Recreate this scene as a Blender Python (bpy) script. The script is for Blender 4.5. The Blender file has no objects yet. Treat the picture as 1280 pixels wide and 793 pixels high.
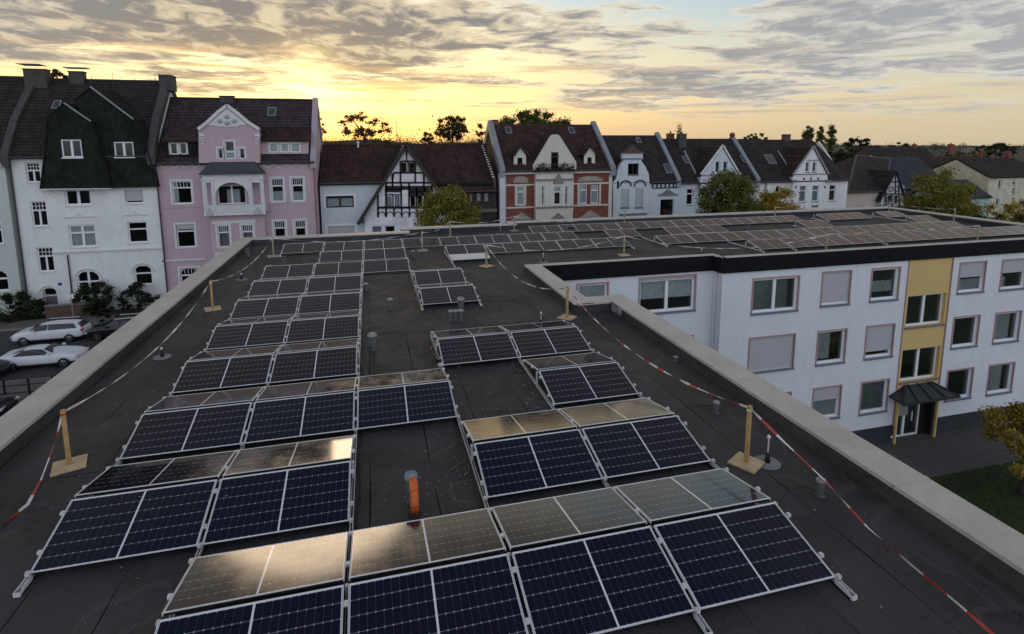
import bpy, bmesh, math, random
import numpy as np
from mathutils import Vector, Matrix, noise
random.seed(7)
rng = np.random.default_rng(11)
S = bpy.context.scene
COL = S.collection
rad = math.radians

# ---------------------------------------------------------------- camera
CY, FPX = 277.0, 688.93                      # optical centre row and focal length, in pixels of the 1280x793 photograph
YAW, PITCH, ROLL, CZ = 0.2515, -0.1428, -0.0028, 5.053
_f = Vector((math.sin(YAW)*math.cos(PITCH), math.cos(YAW)*math.cos(PITCH), math.sin(PITCH)))
_r0 = Vector((math.cos(YAW), -math.sin(YAW), 0)); _u0 = _r0.cross(_f)
_r = math.cos(ROLL)*_r0 + math.sin(ROLL)*_u0
_u = -math.sin(ROLL)*_r0 + math.cos(ROLL)*_u0
CAM = Vector((0, 0, CZ))
cd = bpy.data.cameras.new('camera'); cam = bpy.data.objects.new('camera', cd); COL.objects.link(cam)
m = Matrix((_r, _u, -_f)).transposed().to_4x4(); m.translation = CAM
cam.matrix_world = m
cd.sensor_width = 36; cd.lens = FPX/1280*36; cd.shift_y = -(396.5-CY)/1280
cd.clip_start = 0.1; cd.clip_end = 5000
S.camera = cam
def ray(px, py): return _f + _r*((px-640)/FPX) + _u*((CY-py)/FPX)
def at(px, py, Y):
    d = ray(px, py); return CAM + d*(Y/d.y)
def atz(px, py, z):
    d = ray(px, py); return CAM + d*((z-CZ)/d.z)

# ---------------------------------------------------------------- light
SUN_EL, SUN_AZ = rad(5.9), rad(-5.4)          # azimuth from +Y towards +X
SD = Vector((math.sin(SUN_AZ)*math.cos(SUN_EL), math.cos(SUN_AZ)*math.cos(SUN_EL), math.sin(SUN_EL)))
sl = bpy.data.lights.new('sun', 'SUN'); so = bpy.data.objects.new('sun', sl); COL.objects.link(so)
sl.energy = 0.5; sl.angle = rad(22); sl.color = (1, .74, .50)
so.rotation_euler = SD.to_track_quat('Z', 'Y').to_euler()
S.view_settings.view_transform = 'Standard'; S.view_settings.look = 'None'
S.view_settings.exposure = 0.50; S.view_settings.gamma = 1.0

class NT:
    """tiny helper for building node trees"""
    def __init__(s, tree): s.t = tree; s.n = tree.nodes; s.l = tree.links
    def add(s, ty, **kw):
        nd = s.n.new(ty)
        for k, v in kw.items(): setattr(nd, k, v)
        return nd
    def put(s, sock, v):
        if isinstance(v, bpy.types.NodeSocket): s.l.new(v, sock)
        elif isinstance(v, (tuple, list)) and len(v) == 3 and sock.type == 'RGBA': sock.default_value = (*v, 1)
        else: sock.default_value = v
    def m(s, op, a, b=0.0, c=0.0, clamp=False):
        nd = s.add('ShaderNodeMath', operation=op, use_clamp=clamp)
        s.put(nd.inputs[0], a); s.put(nd.inputs[1], b); s.put(nd.inputs[2], c); return nd.outputs[0]
    def mix(s, f, a, b, mode='MIX'):
        nd = s.add('ShaderNodeMix', data_type='RGBA', blend_type=mode)
        s.put(nd.inputs['Factor'], f)
        for i in nd.inputs:
            if i.type == 'RGBA' and i.name == 'A': s.put(i, a)
            if i.type == 'RGBA' and i.name == 'B': s.put(i, b)
        return [o for o in nd.outputs if o.type == 'RGBA'][0]
    def ss(s, v, lo, hi, a=0.0, b=1.0):
        nd = s.add('ShaderNodeMapRange', interpolation_type='SMOOTHSTEP')
        s.put(nd.inputs[0], v); s.put(nd.inputs[1], lo); s.put(nd.inputs[2], hi); s.put(nd.inputs[3], a); s.put(nd.inputs[4], b)
        return nd.outputs[0]
    def noise(s, vec, scale, detail=4, rough=.55, dist=0.0):
        nd = s.add('ShaderNodeTexNoise'); 
        if vec is not None: s.put(nd.inputs['Vector'], vec)
        s.put(nd.inputs['Scale'], scale); s.put(nd.inputs['Detail'], detail); s.put(nd.inputs['Roughness'], rough); s.put(nd.inputs['Distortion'], dist)
        return nd.outputs['Fac']
    def ramp(s, v, stops):
        nd = s.add('ShaderNodeValToRGB'); s.put(nd.inputs[0], v); cr = nd.color_ramp
        while len(cr.elements) < len(stops): cr.elements.new(.5)
        for e, (p, c) in zip(cr.elements, stops): e.position = p; e.color = (*c, 1)
        return nd.outputs[0]
    def comb(s, x, y, z):
        nd = s.add('ShaderNodeCombineXYZ'); s.put(nd.inputs[0], x); s.put(nd.inputs[1], y); s.put(nd.inputs[2], z); return nd.outputs[0]

W = bpy.data.worlds.new('World'); S.world = W; W.use_nodes = True
w = NT(W.node_tree); w.n.clear()
def build_sky():
    tc = w.add('ShaderNodeTexCoord'); sep = w.add('ShaderNodeSeparateXYZ'); w.l.new(tc.outputs['Generated'], sep.inputs[0])
    x, y, z = sep.outputs
    el = w.m('MULTIPLY', w.m('ARCSINE', z), 180/math.pi)                    # elevation, degrees
    dot = w.m('ADD', w.m('ADD', w.m('MULTIPLY', x, SD.x), w.m('MULTIPLY', y, SD.y)), w.m('MULTIPLY', z, SD.z))
    ang = w.m('MULTIPLY', w.m('ARCCOSINE', w.m('MINIMUM', dot, 1.0)), 180/math.pi)
    hor = w.m('POWER', w.ss(ang, 78.0, 0.0), 1.6)                            # closeness to the sun
    # clear sky: Nishita plus the thin veil lit by the low sun
    ni = w.add('ShaderNodeTexSky', sky_type='NISHITA', sun_disc=False, sun_elevation=SUN_EL, sun_rotation=SUN_AZ, air_density=1.2, dust_density=2.5, ozone_density=1.5)
    nis = w.mix(1.0, ni.outputs[0], (SKY_N, SKY_N, SKY_N), 'MULTIPLY')
    ez = w.m('DIVIDE', el, 90.0, clamp=True)
    veil_far = w.ramp(ez, [(0, (.50, .43, .30)), (.04, (.52, .46, .33)), (.09, (.42, .45, .40)), (.15, (.32, .42, .50)), (.4, (.11, .16, .25)), (1, (.07, .10, .18))])
    veil_sun = w.ramp(ez, [(0, (.62, .38, .17)), (.04, (.78, .53, .22)), (.09, (.74, .62, .36)), (.15, (.40, .52, .54)), (.3, (.16, .20, .26)), (1, (.07, .10, .18))])
    clear = w.mix(hor, veil_far, veil_sun)
    clear = w.mix(1.0, clear, nis, 'ADD')
    # cloud layer on a plane high above, seen in perspective
    den = w.m('ADD', w.m('MAXIMUM', z, 0.0), .060)
    u, v = w.m('DIVIDE', x, den), w.m('DIVIDE', y, den)
    wob = w.noise(w.comb(w.m('MULTIPLY', u, .6), v, 3.7), .5, 3)
    p2 = w.comb(w.m('ADD', w.m('MULTIPLY', u, .62), w.m('MULTIPLY', wob, .9)), w.m('ADD', w.m('MULTIPLY', v, .95), w.m('MULTIPLY', wob, 1.2)), SEED)
    big = w.noise(p2, .55, 3, .5); fine = w.noise(p2, 2.2, 9, .66, .5); wisp = w.noise(w.comb(w.m('MULTIPLY', u, .85), w.m('MULTIPLY', v, 1.1), 1.3), 2.6, 7, .66, .8)
    dens = w.m('ADD', w.m('ADD', w.m('MULTIPLY', big, .55), w.m('MULTIPLY', fine, .36)), w.m('MULTIPLY', wisp, .22))
    azd = w.m('MULTIPLY', w.m('SUBTRACT', w.m('ARCTAN2', x, y), SUN_AZ), 180/math.pi)
    bank = w.m('MULTIPLY', w.ss(el, 7.0, 10.5), w.ss(w.m('ABSOLUTE', azd), 44.0, 12.0))          # the heavy bank over the sun
    dens = w.m('ADD', dens, w.m('MULTIPLY', bank, .075))
    gap = lambda c_, w_: w.m('EXPONENT', w.m('MULTIPLY', w.m('POWER', w.m('DIVIDE', w.m('ABSOLUTE', w.m('SUBTRACT', azd, c_)), w_), 2.0), -1.0))
    dens = w.m('SUBTRACT', dens, w.m('MULTIPLY', w.m('ADD', w.m('MULTIPLY', gap(39.0, 7.0), .085), w.m('MULTIPLY', gap(25.0, 13.0), .028)), w.m('MULTIPLY', w.ss(el, 8.0, 14.0), w.ss(el, 20.0, 16.5))))
    dens = w.m('SUBTRACT', dens, w.ss(el, 1.5, 7.5, .10, 0.0))                  # thinner towards the horizon
    d0 = w.ss(dens, CL0, CL0+.06)
    thick = w.ss(dens, CL1, CL1+.09)
    thin_c = w.mix(hor, (.62, .60, .55), (.88, .72, .44))
    thick_c = w.mix(hor, (.32, .33, .35), (.165, .150, .150))
    det = w.noise(w.comb(w.m('MULTIPLY', u, 1.25), w.m('MULTIPLY', v, .85), 7.7), 3.4, 8, .62, .5)
    thick = w.m('MULTIPLY', thick, w.ss(det, .64, .44, .38, 1.0))
    cc = w.mix(thick, thin_c, thick_c)
    cc = w.mix(w.m('MULTIPLY', w.ss(el, 13.5, 18.5), w.m('MULTIPLY', gap(-2.0, 27.0), .85)), cc, (.20, .165, .14)); cc = w.mix(w.ss(el, 16.5, 23.0), cc, (.38, .30, .235)); cc = w.mix(w.ss(el, 27.0, 38.0), cc, (.25, .215, .19)); cc = w.mix(w.ss(el, 42.0, 62.0), cc, (.060, .080, .135))
    fade = w.ss(el, .5, 5.0)
    d0 = w.m('MAXIMUM', d0, w.m('MULTIPLY', w.ss(el, 16.0, 20.5), .9))
    sky = w.mix(w.m('MULTIPLY', w.m('MULTIPLY', d0, fade), .93), clear, cc)
    # far thin streaks low over the horizon
    st = w.noise(w.comb(w.m('MULTIPLY', azd, .035), w.m('MULTIPLY', el, .75), 4.4), 1.6, 5, .6, .4)
    sk = w.m('MULTIPLY', w.ss(st, .50, .66), w.m('MULTIPLY', w.ss(el, .8, 2.5), w.ss(el, 11.0, 6.0)))
    sky = w.mix(w.m('MULTIPLY', sk, .85), sky, w.mix(hor, (.40, .38, .36), (.66, .42, .20)))
    # glow round the veiled sun, spreading sideways along the horizon
    g1 = w.m('EXPONENT', w.m('MULTIPLY', w.m('POWER', w.m('DIVIDE', ang, 2.6), 2.0), -1.0))
    q = w.m('ADD', w.m('POWER', w.m('DIVIDE', w.m('ABSOLUTE', azd), 22.0), 2.0), w.m('POWER', w.m('DIVIDE', w.m('ABSOLUTE', w.m('SUBTRACT', el, 3.6)), 3.6), 2.0))
    g2 = w.m('EXPONENT', w.m('MULTIPLY', q, -1.0))
    gl = w.mix(1.0, w.mix(g1, (0, 0, 0), (.80, .58, .22)), w.mix(g2, (0, 0, 0), (.24, .16, .045)), 'ADD')
    sky = w.mix(1.0, sky, gl, 'ADD')
    sky = w.mix(1.0, sky, (.86, .86, .86), 'MULTIPLY')
    # the eastern half of the sky, away from the sun: even bright thin cloud
    east = w.ss(dot, .35, -.75)
    ecol = w.ramp(ez, [(0, EAST0), (.35, EAST1), (1, (.09, .13, .21))])
    sky = w.mix(w.m('MULTIPLY', east, .9), sky, ecol)
    sky = w.mix(w.ss(el, -.3, -2.5), sky, (.10, .09, .08))
    bg = w.add('ShaderNodeBackground'); w.l.new(sky, bg.inputs[0]); bg.inputs[1].default_value = 1.0
    out = w.add('ShaderNodeOutputWorld'); w.l.new(bg.outputs[0], out.inputs[0])
SKY_N = 0.03
CL0, CL1, SEED = .487, .500, 21.9
EAST0, EAST1 = (.86, .89, .95), (.54, .61, .76)
build_sky()

# ---------------------------------------------------------------- materials
MATS = {}
def mat(name, col, rough=.7, metal=0.0, spec=.35, nscale=0, namt=.25, bump=0.0, bscale=40, streak=0.0, fn=None, ior=None):
    if name in MATS: return MATS[name]
    M = bpy.data.materials.new(name); M.use_nodes = True; t = NT(M.node_tree); b = t.n['Principled BSDF']
    b.inputs['Roughness'].default_value = rough; b.inputs['Metallic'].default_value = metal
    b.inputs['Specular IOR Level'].default_value = spec
    if ior: b.inputs['IOR'].default_value = ior
    c = (*col, 1); b.inputs['Base Color'].default_value = c
    tc = t.add('ShaderNodeTexCoord'); vec = tc.outputs['Object']
    if nscale:
        n = t.noise(vec, nscale, 6, .6); n2 = t.noise(vec, nscale*7, 4, .6)
        f = t.m('ADD', t.m('MULTIPLY', n, .7), t.m('MULTIPLY', n2, .3))
        k = t.ss(f, .3, .7, 1-namt, 1+namt)
        cc = t.mix(1.0, col, t.comb(k, k, k), 'MULTIPLY')
        if streak:      # rain streaks and grime on the render
            mp = t.add('ShaderNodeMapping'); t.l.new(vec, mp.inputs[0]); mp.inputs['Scale'].default_value = (1.6, 1.6, .30)
            st = t.noise(mp.outputs[0], 1.6, 5, .6); cc = t.mix(t.m('MULTIPLY', t.m('MULTIPLY', t.ss(st, .48, .72), t.ss(n, .35, .6)), min(1, streak*2.2)), cc, tuple(c_*.62 for c_ in col))
        t.l.new(cc, b.inputs['Base Color'])
    if bump:
        bn = t.add('ShaderNodeBump'); bn.inputs['Strength'].default_value = bump; bn.inputs['Distance'].default_value = .02
        t.l.new(t.noise(vec, bscale, 5, .6), bn.inputs['Height']); t.l.new(bn.outputs[0], b.inputs['Normal'])
    if fn: fn(t, b, vec)
    MATS[name] = M; return M

def fn_roof(t, b, vec):
    big = t.noise(vec, .35, 6, .6, .6); mid = t.noise(vec, 1.7, 6, .65, .8); gr = t.noise(vec, 160, 3, .7); sp = t.noise(vec, 34, 3, .6)
    oi = t.add('ShaderNodeObjectInfo')
    c = t.mix(t.ss(big, .35, .68), (.056, .056, .058), (.034, .034, .036))
    c = t.mix(t.m('MULTIPLY', t.ss(mid, .52, .70), .55), c, (.070, .071, .074))
    c = t.mix(t.m('MULTIPLY', t.ss(mid, .44, .30), .3), c, (.024, .024, .027))
    k = t.m('ADD', t.m('MULTIPLY', gr, 1.0), .5); c = t.mix(1.0, c, t.comb(k, k, k), 'MULTIPLY')
    k2 = t.m('ADD', t.m('MULTIPLY', oi.outputs['Random'], .22), .88); c = t.mix(1.0, c, t.comb(k2, k2, k2), 'MULTIPLY')
    c = t.mix(t.m('MULTIPLY', t.ss(sp, .74, .80), .5), c, (.12, .11, .10))
    wc = t.m('ABSOLUTE', t.m('SUBTRACT', t.noise(vec, .8, 4, .55, .9), .47)); c = t.mix(t.m('MULTIPLY', t.m('MULTIPLY', t.ss(wc, .0065, .001), t.ss(big, .42, .55)), .65), c, (.012, .012, .013))
    pud = t.noise(vec, .55, 2, .4, .3); rim = t.m('ABSOLUTE', t.m('SUBTRACT', pud, .60)); c = t.mix(t.m('MULTIPLY', t.ss(rim, .012, .002), .28), c, (.115, .112, .105)); c = t.mix(t.m('MULTIPLY', t.ss(pud, .60, .66), .35), c, (.078, .078, .076))
    t.l.new(c, b.inputs['Base Color'])
    t.l.new(t.ss(mid, .35, .7, .72, .95), b.inputs['Roughness'])
    bn = t.add('ShaderNodeBump'); bn.inputs['Strength'].default_value = .6; bn.inputs['Distance'].default_value = .02
    wr = t.m('ABSOLUTE', t.m('SUBTRACT', t.noise(vec, 1.1, 3, .5, 1.2), .5)); wr = t.ss(wr, .0, .02, 1.0, 0.0)
    h = t.m('ADD', t.m('MULTIPLY', gr, .2), t.m('ADD', t.m('MULTIPLY', mid, 2.0), t.m('ADD', t.m('MULTIPLY', sp, .35), t.m('MULTIPLY', wr, .5))))
    t.l.new(h, bn.inputs['Height']); t.l.new(bn.outputs[0], b.inputs['Normal'])
def fn_tiles(c1, c2, wave=.22):
    def fn(t, b, vec):
        sep = t.add('ShaderNodeSeparateXYZ'); t.l.new(vec, sep.inputs[0])
        n = t.noise(vec, 1.1, 5, .6); n2 = t.noise(vec, 9, 3, .6)
        # one pantile after another along the course
        cell = t.m('FLOOR', t.m('DIVIDE', sep.outputs[0], wave)); row = t.m('FLOOR', t.m('DIVIDE', sep.outputs[2], wave))
        wn = t.add('ShaderNodeTexWhiteNoise', noise_dimensions='2D'); t.l.new(t.comb(cell, row, 0.0), wn.inputs['Vector'])
        c = t.mix(t.ss(n, .35, .65), c1, c2)
        k = t.m('ADD', t.m('MULTIPLY', wn.outputs['Value'], .5), t.m('ADD', t.m('MULTIPLY', n2, .5), .5))
        c = t.mix(1.0, c, t.comb(k, k, k), 'MULTIPLY'); t.l.new(c, b.inputs['Base Color'])
        wv = t.m('SINE', t.m('MULTIPLY', sep.outputs[0], 2*math.pi/wave))
        bn = t.add('ShaderNodeBump'); bn.inputs['Strength'].default_value = .8; bn.inputs['Distance'].default_value = .03
        t.l.new(wv, bn.inputs['Height']); t.l.new(bn.outputs[0], b.inputs['Normal'])
    return fn
def fn_brick(t, b, vec):
    br = t.add('ShaderNodeTexBrick'); sep = t.add('ShaderNodeSeparateXYZ'); t.l.new(vec, sep.inputs[0])
    t.l.new(t.comb(sep.outputs[0], sep.outputs[2], 0.0), br.inputs['Vector'])
    br.inputs['Color1'].default_value = (.24, .062, .040, 1); br.inputs['Color2'].default_value = (.19, .050, .030, 1); br.inputs['Mortar'].default_value = (.17, .10, .075, 1)
    br.inputs['Scale'].default_value = 1; br.inputs['Brick Width'].default_value = .25; br.inputs['Row Height'].default_value = .08; br.inputs['Mortar Size'].default_value = .008
    n = t.noise(vec, 1.3, 5); k = t.ss(n, .3, .7, .75, 1.2)
    t.l.new(t.mix(1.0, br.outputs[0], t.comb(k, k, k), 'MULTIPLY'), b.inputs['Base Color'])
def fn_cells(t, b, vec):
    sep = t.add('ShaderNodeSeparateXYZ'); t.l.new(vec, sep.inputs[0]); x, y = sep.outputs[0], sep.outputs[1]
    PW, PD, mg, mid = PANW, PAND, .022, .011
    ax = t.m('ABSOLUTE', t.m('SUBTRACT', x, PW/2))                 # distance from the middle gap
    cw = (PW/2-mid-mg)/10; ch = (PD-2*mg)/6
    u = t.m('DIVIDE', t.m('SUBTRACT', ax, mid), cw); v = t.m('DIVIDE', t.m('SUBTRACT', y, mg), ch)
    fu = t.m('ABSOLUTE', t.m('SUBTRACT', u, t.m('ROUND', u))); fv = t.m('ABSOLUTE', t.m('SUBTRACT', v, t.m('ROUND', v)))
    du = t.m('MULTIPLY', fu, cw); dv = t.m('MULTIPLY', fv, ch)      # metres to nearest cell border
    lu = t.m('MULTIPLY', t.ss(du, .0026, .0006), .16); lv = t.m('MULTIPLY', t.ss(dv, .0040, .0012), .55)
    dia = t.m('LESS_THAN', t.m('ADD', du, dv), .0115)
    bus = t.m('MULTIPLY', t.ss(t.m('ABSOLUTE', t.m('SUBTRACT', t.m('FRACT', t.m('MULTIPLY', v, 5.0)), .5)), .06, .02), .05)
    line = t.m('MAXIMUM', t.m('MAXIMUM', lu, lv), t.m('MAXIMUM', t.m('MULTIPLY', dia, .9), bus))
    edge = t.m('MAXIMUM', t.m('LESS_THAN', ax, mid), t.m('MAXIMUM', t.m('GREATER_THAN', ax, PW/2-mg), t.m('MAXIMUM', t.m('LESS_THAN', y, mg), t.m('GREATER_THAN', y, PD-mg))))
    cellid = t.comb(t.m('FLOOR', t.m('DIVIDE', x, cw)), t.m('FLOOR', v), 0.0)
    wn = t.add('ShaderNodeTexWhiteNoise', noise_dimensions='3D'); t.l.new(cellid, wn.inputs['Vector'])
    oi = t.add('ShaderNodeObjectInfo')
    cell = t.mix(wn.outputs['Value'], (.0014, .0030, .0120), (.0026, .0048, .0190))
    cell = t.mix(t.m('MULTIPLY', oi.outputs['Random'], .5), cell, (.004, .0045, .011))
    c = t.mix(line, cell, (.36, .38, .44)); c = t.mix(edge, c, (.78, .79, .81))
    dust = t.noise(vec, 2.2, 5, .65)
    c = t.mix(t.m('MULTIPLY', t.ss(dust, .48, .85), .018), c, (.35, .32, .28))
    ov = t.add('ShaderNodeVectorMath', operation='ADD'); t.l.new(vec, ov.inputs[0]); k_ = t.m('MULTIPLY', oi.outputs['Random'], 37.0); t.l.new(t.comb(k_, k_, 0.0), ov.inputs[1])
    drop = t.noise(ov.outputs[0], 9.0, 2, .5); c = t.mix(t.m('MULTIPLY', t.ss(drop, .775, .80), .6), c, (.50, .50, .47))
    t.l.new(c, b.inputs['Base Color'])
    t.l.new(t.ss(dust, .35, .75, .08, .14), b.inputs['Roughness'])
PANW, PAND = 1.755, 1.038

def glass_mat(name, tint=(.80, .84, .85), dark=1.0):
    if name in MATS: return MATS[name]
    M = bpy.data.materials.new(name); M.use_nodes = True; t = NT(M.node_tree); t.n.clear()
    tr = t.add('ShaderNodeBsdfTransparent'); tr.inputs[0].default_value = (*[c*dark for c in tint], 1)
    gl = t.add('ShaderNodeBsdfGlossy'); gl.inputs[0].default_value = (.9, .9, .9, 1); gl.inputs['Roughness'].default_value = .05
    fr = t.add('ShaderNodeFresnel'); fr.inputs[0].default_value = 1.5
    mx = t.add('ShaderNodeMixShader'); t.l.new(t.m('ADD', t.m('MULTIPLY', fr.outputs[0], .55), .0), mx.inputs[0]); t.l.new(tr.outputs[0], mx.inputs[1]); t.l.new(gl.outputs[0], mx.inputs[2])
    o = t.add('ShaderNodeOutputMaterial'); t.l.new(mx.outputs[0], o.inputs[0]); MATS[name] = M; return M
def leaf_mat(name, c1, c2, c3):
    if name in MATS: return MATS[name]
    M = bpy.data.materials.new(name); M.use_nodes = True; t = NT(M.node_tree); b = t.n['Principled BSDF']
    g = t.add('ShaderNodeNewGeometry'); rp = t.ramp(g.outputs['Random Per Island'], [(0, c1), (.5, c2), (1, c3)])
    tc = t.add('ShaderNodeTexCoord'); n = t.noise(tc.outputs['Object'], .7, 3); k = t.ss(n, .3, .7, .65, 1.35)
    c = t.mix(1.0, rp, t.comb(k, k, k), 'MULTIPLY'); t.l.new(c, b.inputs['Base Color']); b.inputs['Roughness'].default_value = .6
    b.inputs['Specular IOR Level'].default_value = .25
    tl = t.add('ShaderNodeBsdfTranslucent'); t.l.new(c, tl.inputs[0]); mx = t.add('ShaderNodeMixShader'); mx.inputs[0].default_value = .35
    t.l.new(b.outputs[0], mx.inputs[1]); t.l.new(tl.outputs[0], mx.inputs[2]); t.l.new(mx.outputs[0], t.n['Material Output'].inputs[0]); MATS[name] = M; return M

M_roof = mat('bitumen', (.04, .04, .045), .8, fn=fn_roof, spec=.35)
M_seam = mat('bitumen_black', (.014, .014, .016), .95, spec=.15)
M_cells = mat('solar_cells', (.01, .01, .03), .1, fn=fn_cells, spec=.5, ior=1.5)
M_alu = mat('aluminium', (.66, .67, .68), .5, .1, nscale=6, namt=.12)
M_rail = mat('rail_metal', (.58, .59, .60), .5, .2, nscale=8, namt=.2)
M_black = mat('black_plastic', (.012, .012, .013), .5)
M_cap = mat('parapet_metal', (.52, .49, .45), .55, .1, nscale=1.1, namt=.13, bump=.05, bscale=5)
M_fascia = mat('dark_fascia', (.007, .008, .010), .8, spec=.15, nscale=2, namt=.3)
M_wood = mat('timber_post', (.42, .27, .11), .75, nscale=5, namt=.3)
M_ply = mat('plywood', (.52, .40, .24), .75, nscale=4, namt=.18)
M_red = mat('red_tape', (.45, .05, .045), .5); M_pale = mat('faded_red_tape', (.50, .36, .34), .6); M_wht = mat('white_tape', (.66, .65, .63), .5)
M_vent = mat('vent_grey', (.075, .08, .085), .6, nscale=10); M_ventcap = mat('vent_cap', (.26, .28, .30), .5, .2, nscale=10)
M_zinc = mat('zinc', (.30, .32, .34), .5, .5, nscale=3)
M_orange = mat('orange_pipe', (.60, .14, .035), .45, nscale=9, namt=.3, bump=.2, bscale=30)
M_glass = glass_mat('window_glass'); M_pvc = mat('white_window_frame', (.76, .77, .78), .4)
M_wfac = mat('white_render', (.67, .69, .725), .85, nscale=.8, namt=.05, streak=.10, bump=.1, bscale=60)
M_shut = mat('roller_shutter', (.44, .45, .47), .6, fn=None)
M_redtrim = mat('reddish_reveal', (.40, .25, .24), .7); M_sill = mat('slate_sill', (.16, .17, .19), .6)
M_yel = mat('ochre_render', (.62, .44, .18), .85, nscale=1, namt=.05)
M_dark = mat('dark_inside', (.012, .012, .012), .9); M_curt = mat('net_curtain', (.72, .72, .69), .9, nscale=5, namt=.15); M_dcurt = mat('dark_curtain', (.34, .34, .34), .9, nscale=4)

# ---------------------------------------------------------------- object helpers
ORG = {}                                        # world origin of the frame each object's mesh is written in
def tag(o, label=None, cat=None, group=None, kind=None):
    if label: o['label'] = label
    if cat: o['category'] = cat
    if group: o['group'] = group
    if kind: o['kind'] = kind
    return o
def thing(name, loc, label, cat, group=None, rz=0):
    o = bpy.data.objects.new(name, None); COL.objects.link(o); o.location = loc; o.rotation_euler = (0, 0, rz)
    o.empty_display_size = .2; ORG[o.name] = Vector(loc); return tag(o, label, cat, group)
class MB:
    def __init__(s): s.v = []; s.f = []; s.mi = []
    def add(s, vs, fs, mi=0):
        n = len(s.v); s.v += [tuple(v) for v in vs]; s.f += [tuple(i+n for i in f) for f in fs]; s.mi += [mi]*len(fs); return s
    def box(s, x0, y0, z0, x1, y1, z1, mi=0):
        if x0 > x1: x0, x1 = x1, x0
        if y0 > y1: y0, y1 = y1, y0
        if z0 > z1: z0, z1 = z1, z0
        return s.add([(x0,y0,z0),(x1,y0,z0),(x1,y1,z0),(x0,y1,z0),(x0,y0,z1),(x1,y0,z1),(x1,y1,z1),(x0,y1,z1)],
                     [(0,3,2,1),(4,5,6,7),(0,1,5,4),(1,2,6,5),(2,3,7,6),(3,0,4,7)], mi)
    def prism(s, poly, axis, a, b, mi=0):
        """poly in the other two axes (x,z for axis y; y,z for axis x; x,y for axis z), extruded from a to b"""
        n = len(poly)
        mk = {'x': lambda p, t: (t, p[0], p[1]), 'y': lambda p, t: (p[0], t, p[1]), 'z': lambda p, t: (p[0], p[1], t)}[axis]
        vs = [mk(p, a) for p in poly] + [mk(p, b) for p in poly]
        fs = [tuple(range(n)), tuple(range(2*n-1, n-1, -1))] + [(i, i+n, (i+1) % n+n, (i+1) % n) for i in range(n)]
        return s.add(vs, fs, mi)
    def bar(s, a, b, w, h=None, mi=0, up=(0, 0, 1)):
        a, b = Vector(a), Vector(b); h = h or w; d = (b-a).normalized(); u = Vector(up)
        if abs(d.dot(u)) > .98: u = Vector((0, 1, 0))
        r = d.cross(u).normalized(); u = r.cross(d)
        vs = [p+r*i*w/2+u*j*h/2 for p in (a, b) for i, j in ((-1,-1),(1,-1),(1,1),(-1,1))]
        return s.add(vs, [(0,1,2,3),(7,6,5,4),(0,4,5,1),(1,5,6,2),(2,6,7,3),(3,7,4,0)], mi)
    def lathe(s, prof, c=(0,0,0), n=16, mi=0):
        """profile of (radius, z) turned about the vertical through c"""
        vs = []; fs = []
        for r, z in prof:
            for i in range(n):
                a = 2*math.pi*i/n; vs.append((c[0]+r*math.cos(a), c[1]+r*math.sin(a), c[2]+z))
        for k in range(len(prof)-1):
            for i in range(n): fs.append((k*n+i, k*n+(i+1) % n, (k+1)*n+(i+1) % n, (k+1)*n+i))
        fs.append(tuple(range(n-1, -1, -1))); fs.append(tuple((len(prof)-1)*n+i for i in range(n)))
        return s.add(vs, fs, mi)
    def tube(s, pts, rs, n=6, mi=0, ref=None):
        pts = [Vector(p) for p in pts]
        if not isinstance(rs, (list, tuple)): rs = [rs]*len(pts)
        vs = []; fs = []; ref = Vector(ref or (0, 0, 1))
        for k, p in enumerate(pts):
            d = (pts[min(k+1, len(pts)-1)]-pts[max(k-1, 0)]).normalized()
            r = d.cross(ref if abs(d.dot(ref)) < .95 else Vector((0, 1, 0))).normalized(); u = r.cross(d)
            for i in range(n):
                a = 2*math.pi*i/n; vs.append(p+(r*math.cos(a)+u*math.sin(a))*rs[k])
        for k in range(len(pts)-1):
            for i in range(n): fs.append((k*n+i, k*n+(i+1) % n, (k+1)*n+(i+1) % n, (k+1)*n+i))
        fs.append(tuple(range(n-1, -1, -1))); fs.append(tuple((len(pts)-1)*n+i for i in range(n)))
        return s.add(vs, fs, mi)
    def mesh(s, name, mats, org=Vector((0, 0, 0)), smooth=False):
        me = bpy.data.meshes.new(name); me.from_pydata([(v[0]-org[0], v[1]-org[1], v[2]-org[2]) for v in s.v], [], s.f)
        for m_ in (mats if isinstance(mats, (list, tuple)) else [mats]): me.materials.append(m_)
        if any(s.mi): me.polygons.foreach_set('material_index', s.mi)
        if smooth: me.polygons.foreach_set('use_smooth', [True]*len(s.f))
        me.validate(); me.update()
        bm = bmesh.new(); bm.from_mesh(me); bmesh.ops.recalc_face_normals(bm, faces=bm.faces); bm.to_mesh(me); bm.free()
        return me
    def build(s, name, mats, parent=None, smooth=False, label=None, local=False):
        org = Vector((0, 0, 0)) if (parent is None or local) else ORG[parent.name]
        o = bpy.data.objects.new(name, s.mesh(name, mats, org, smooth)); COL.objects.link(o); o.parent = parent
        ORG[o.name] = org
        if label: o['label'] = label
        return o
def solo(name, mb, mats, loc, label, cat, group=None, smooth=False):
    """a thing that is one mesh, origin at its base"""
    o = bpy.data.objects.new(name, mb.mesh(name, mats, Vector(loc), smooth)); COL.objects.link(o); o.location = loc
    return tag(o, label, cat, group)
def link(name, me, parent, loc=(0,0,0), rot=None):
    o = bpy.data.objects.new(name, me); COL.objects.link(o); o.parent = parent; o.location = loc
    if rot: o.rotation_euler = rot
    ORG[o.name] = Vector((0,0,0)); return o
def copy_tree(o, parent=None):
    c = o.copy(); COL.objects.link(c)
    if parent: c.parent = parent
    for ch in list(o.children): copy_tree(ch, c)
    return c
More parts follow.
